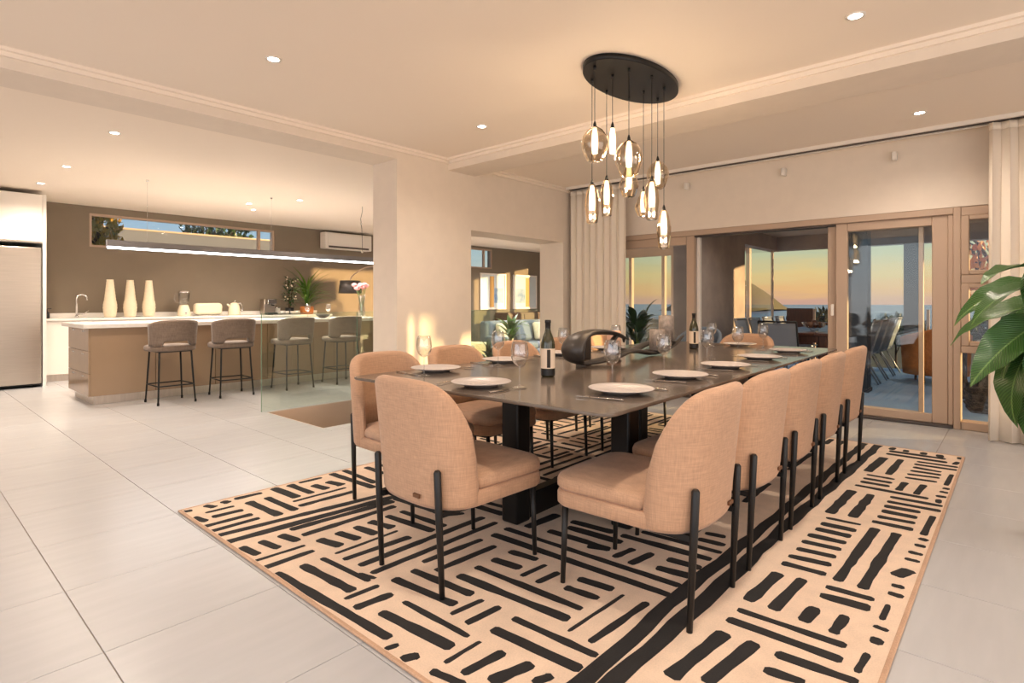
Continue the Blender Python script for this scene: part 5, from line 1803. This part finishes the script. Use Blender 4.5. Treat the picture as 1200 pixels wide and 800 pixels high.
tree('autumn_tree', 13.9, 0.35, -2.6, 4.6, (0.9, 0.9, 1.0), 700, M_autumn, 'red and orange autumn tree outside the side window', 0.10, 2)
tree('garden_tree', 2.72, 13.0, -0.8, 3.3, (0.42, 0.6, 0.8), 900, M_yelleaf, 'tree with yellow leaves at the left of the kitchen window', 0.09, 3)
tree('far_tree', 9.8, 26.0, -0.8, 5.0, (1.5, 1.2, 0.8), 500, M_leafdk, 'dark tree top above the neighbouring roof', 0.18, 4)
tree('scrub_tree', 16.6, 4.05, -2.8, 3.35, (0.8, 0.8, 0.45), 500, M_land, 'olive brown scrub crown beyond the terrace guard', 0.09, 5)
for k, (x, y, s) in enumerate(((60, 8.2, 1.0), (62, 14.2, 1.2), (64, 2.2, 0.8))):
    tree('hillside_tree', x, y, -6.5, 5.2, (2.4, 2.4, 1.3 * s), 260, M_leafdk, ('middle dark hillside tree on the shore beyond the sling chairs', 'left dark hillside tree on the shore beyond the sling chairs', 'right dark hillside tree on the shore beyond the sling chairs')[k], 0.5, 20 + k)

# ================================================================== big leafy plant at the right edge
lp = empty('peace_lily', (3.66, -0.36, 0.0), label='large glossy peace lily at the right edge in front of the white curtain', cat='plant')
MB().lathe([(0.14, 0.0), (0.15, 0.02), (0.19, 0.55), (0.20, 0.60), (0.185, 0.60), (0.17, 0.54), (0.0001, 0.53)], 32).build('planter', M_white, lp)


def lily_leaf(L, W, droop, seed):
    r4 = random.Random(seed)

    def fn(u, v):
        t = v
        w = W * math.sin(PI * min(1, t ** 0.75)) ** 0.85 if 0 < t < 1 else 0.001
        s = (u - 0.5) * 2
        ang = droop * t
        x = L * (math.sin(ang) / droop if abs(droop) > 1e-3 else t)
        z = -L * ((1 - math.cos(ang)) / droop if abs(droop) > 1e-3 else 0)
        rip = 0.006 * math.sin(t * 22 + seed) * abs(s)
        return (x, s * w / 2, z + abs(s) * w * 0.16 + rip)
    return MB().grid(fn, 6, 14).mesh('leaf', M_lily)


def lily_mat():
    """Glossy leaf with a paler midrib and slanting side veins."""
    m, nt, b = new_mat('lily_leaf')
    tc = nt.nodes.new('ShaderNodeTexCoord')
    sx = nt.nodes.new('ShaderNodeSeparateXYZ')
    nt.links.new(tc.outputs['Object'], sx.inputs[0])
    ab = nt.nodes.new('ShaderNodeMath'); ab.operation = 'ABSOLUTE'
    nt.links.new(sx.outputs['Y'], ab.inputs[0])
    cb_ = nt.nodes.new('ShaderNodeCombineXYZ')
    sb = nt.nodes.new('ShaderNodeMath'); sb.operation = 'SUBTRACT'
    mu = nt.nodes.new('ShaderNodeMath'); mu.operation = 'MULTIPLY'; mu.inputs[1].default_value = 1.1
    nt.links.new(ab.outputs[0], mu.inputs[0])
    nt.links.new(sx.outputs['X'], sb.inputs[0])
    nt.links.new(mu.outputs[0], sb.inputs[1])
    nt.links.new(sb.outputs[0], cb_.inputs[0])
    wv = nt.nodes.new('ShaderNodeTexWave')
    wv.inputs['Scale'].default_value = 26
    wv.inputs['Distortion'].default_value = 0.6
    nt.links.new(cb_.outputs[0], wv.inputs['Vector'])
    cr = nt.nodes.new('ShaderNodeValToRGB')
    cr.color_ramp.elements[0].color = rgb(46, 84, 36)
    cr.color_ramp.elements[1].color = rgb(66, 108, 48)
    nt.links.new(wv.outputs['Color'], cr.inputs[0])
    lt = nt.nodes.new('ShaderNodeMath'); lt.operation = 'LESS_THAN'; lt.inputs[1].default_value = 0.0035
    nt.links.new(ab.outputs[0], lt.inputs[0])
    mx = nt.nodes.new('ShaderNodeMix'); mx.data_type = 'RGBA'
    nt.links.new(lt.outputs[0], mx.inputs['Factor'])
    nt.links.new(cr.outputs[0], mx.inputs['A'])
    mx.inputs['B'].default_value = rgb(110, 146, 80)
    nt.links.new(mx.outputs['Result'], b.inputs['Base Color'])
    b.inputs['Roughness'].default_value = 0.28
    bp = nt.nodes.new('ShaderNodeBump')
    bp.inputs['Strength'].default_value = 0.35
    bp.inputs['Distance'].default_value = 0.01
    nt.links.new(wv.outputs['Fac'], bp.inputs['Height'])
    nt.links.new(bp.outputs[0], b.inputs['Normal'])
    return m


M_lily = lily_mat()
LL = [lily_leaf(0.42, 0.17, 1.25, 1), lily_leaf(0.46, 0.19, 0.9, 2), lily_leaf(0.40, 0.16, 1.6, 3)]
r5 = random.Random(12)
# (azimuth, stem reach, stem top height, blade pitch)
specs = [(128, 0.30, 1.22, -12), (140, 0.34, 1.28, -20), (150, 0.30, 1.18, 5), (118, 0.30, 1.24, -5), (135, 0.36, 1.10, 22), (146, 0.40, 1.04, 40), (126, 0.38, 0.98, 48), (160, 0.36, 1.14, 15),
         (138, 0.26, 1.32, -8), (112, 0.28, 1.12, 12), (132, 0.34, 0.86, 62), (150, 0.32, 0.92, 50), (170, 0.30, 1.20, 0), (122, 0.24, 1.18, 30), (140, 0.28, 1.16, 30), (155, 0.26, 1.26, -5),
         (90, 0.25, 1.15, 5), (60, 0.22, 1.2, 0), (20, 0.25, 1.1, 8), (-20, 0.25, 1.12, 5), (-60, 0.25, 1.1, 10), (-100, 0.25, 1.15, 5), (-140, 0.28, 1.1, 10), (190, 0.28, 1.1, 10), (215, 0.25, 1.16, 0)]
for k, (az, reach, top, pitch) in enumerate(specs):
    a = R(az)
    p = (reach * math.cos(a), reach * math.sin(a), top)
    MB().tube(spline([(0.03 * math.cos(a), 0.03 * math.sin(a), 0.53), (0.4 * p[0], 0.4 * p[1], 0.53 + (top - 0.53) * 0.7), p], 5), 0.006, 6).build('leaf_stalk', M_stem, lp)
    link_mesh('leaf', LL[k % 3], lp, p, (R(r5.uniform(-25, 25)), R(pitch), a))
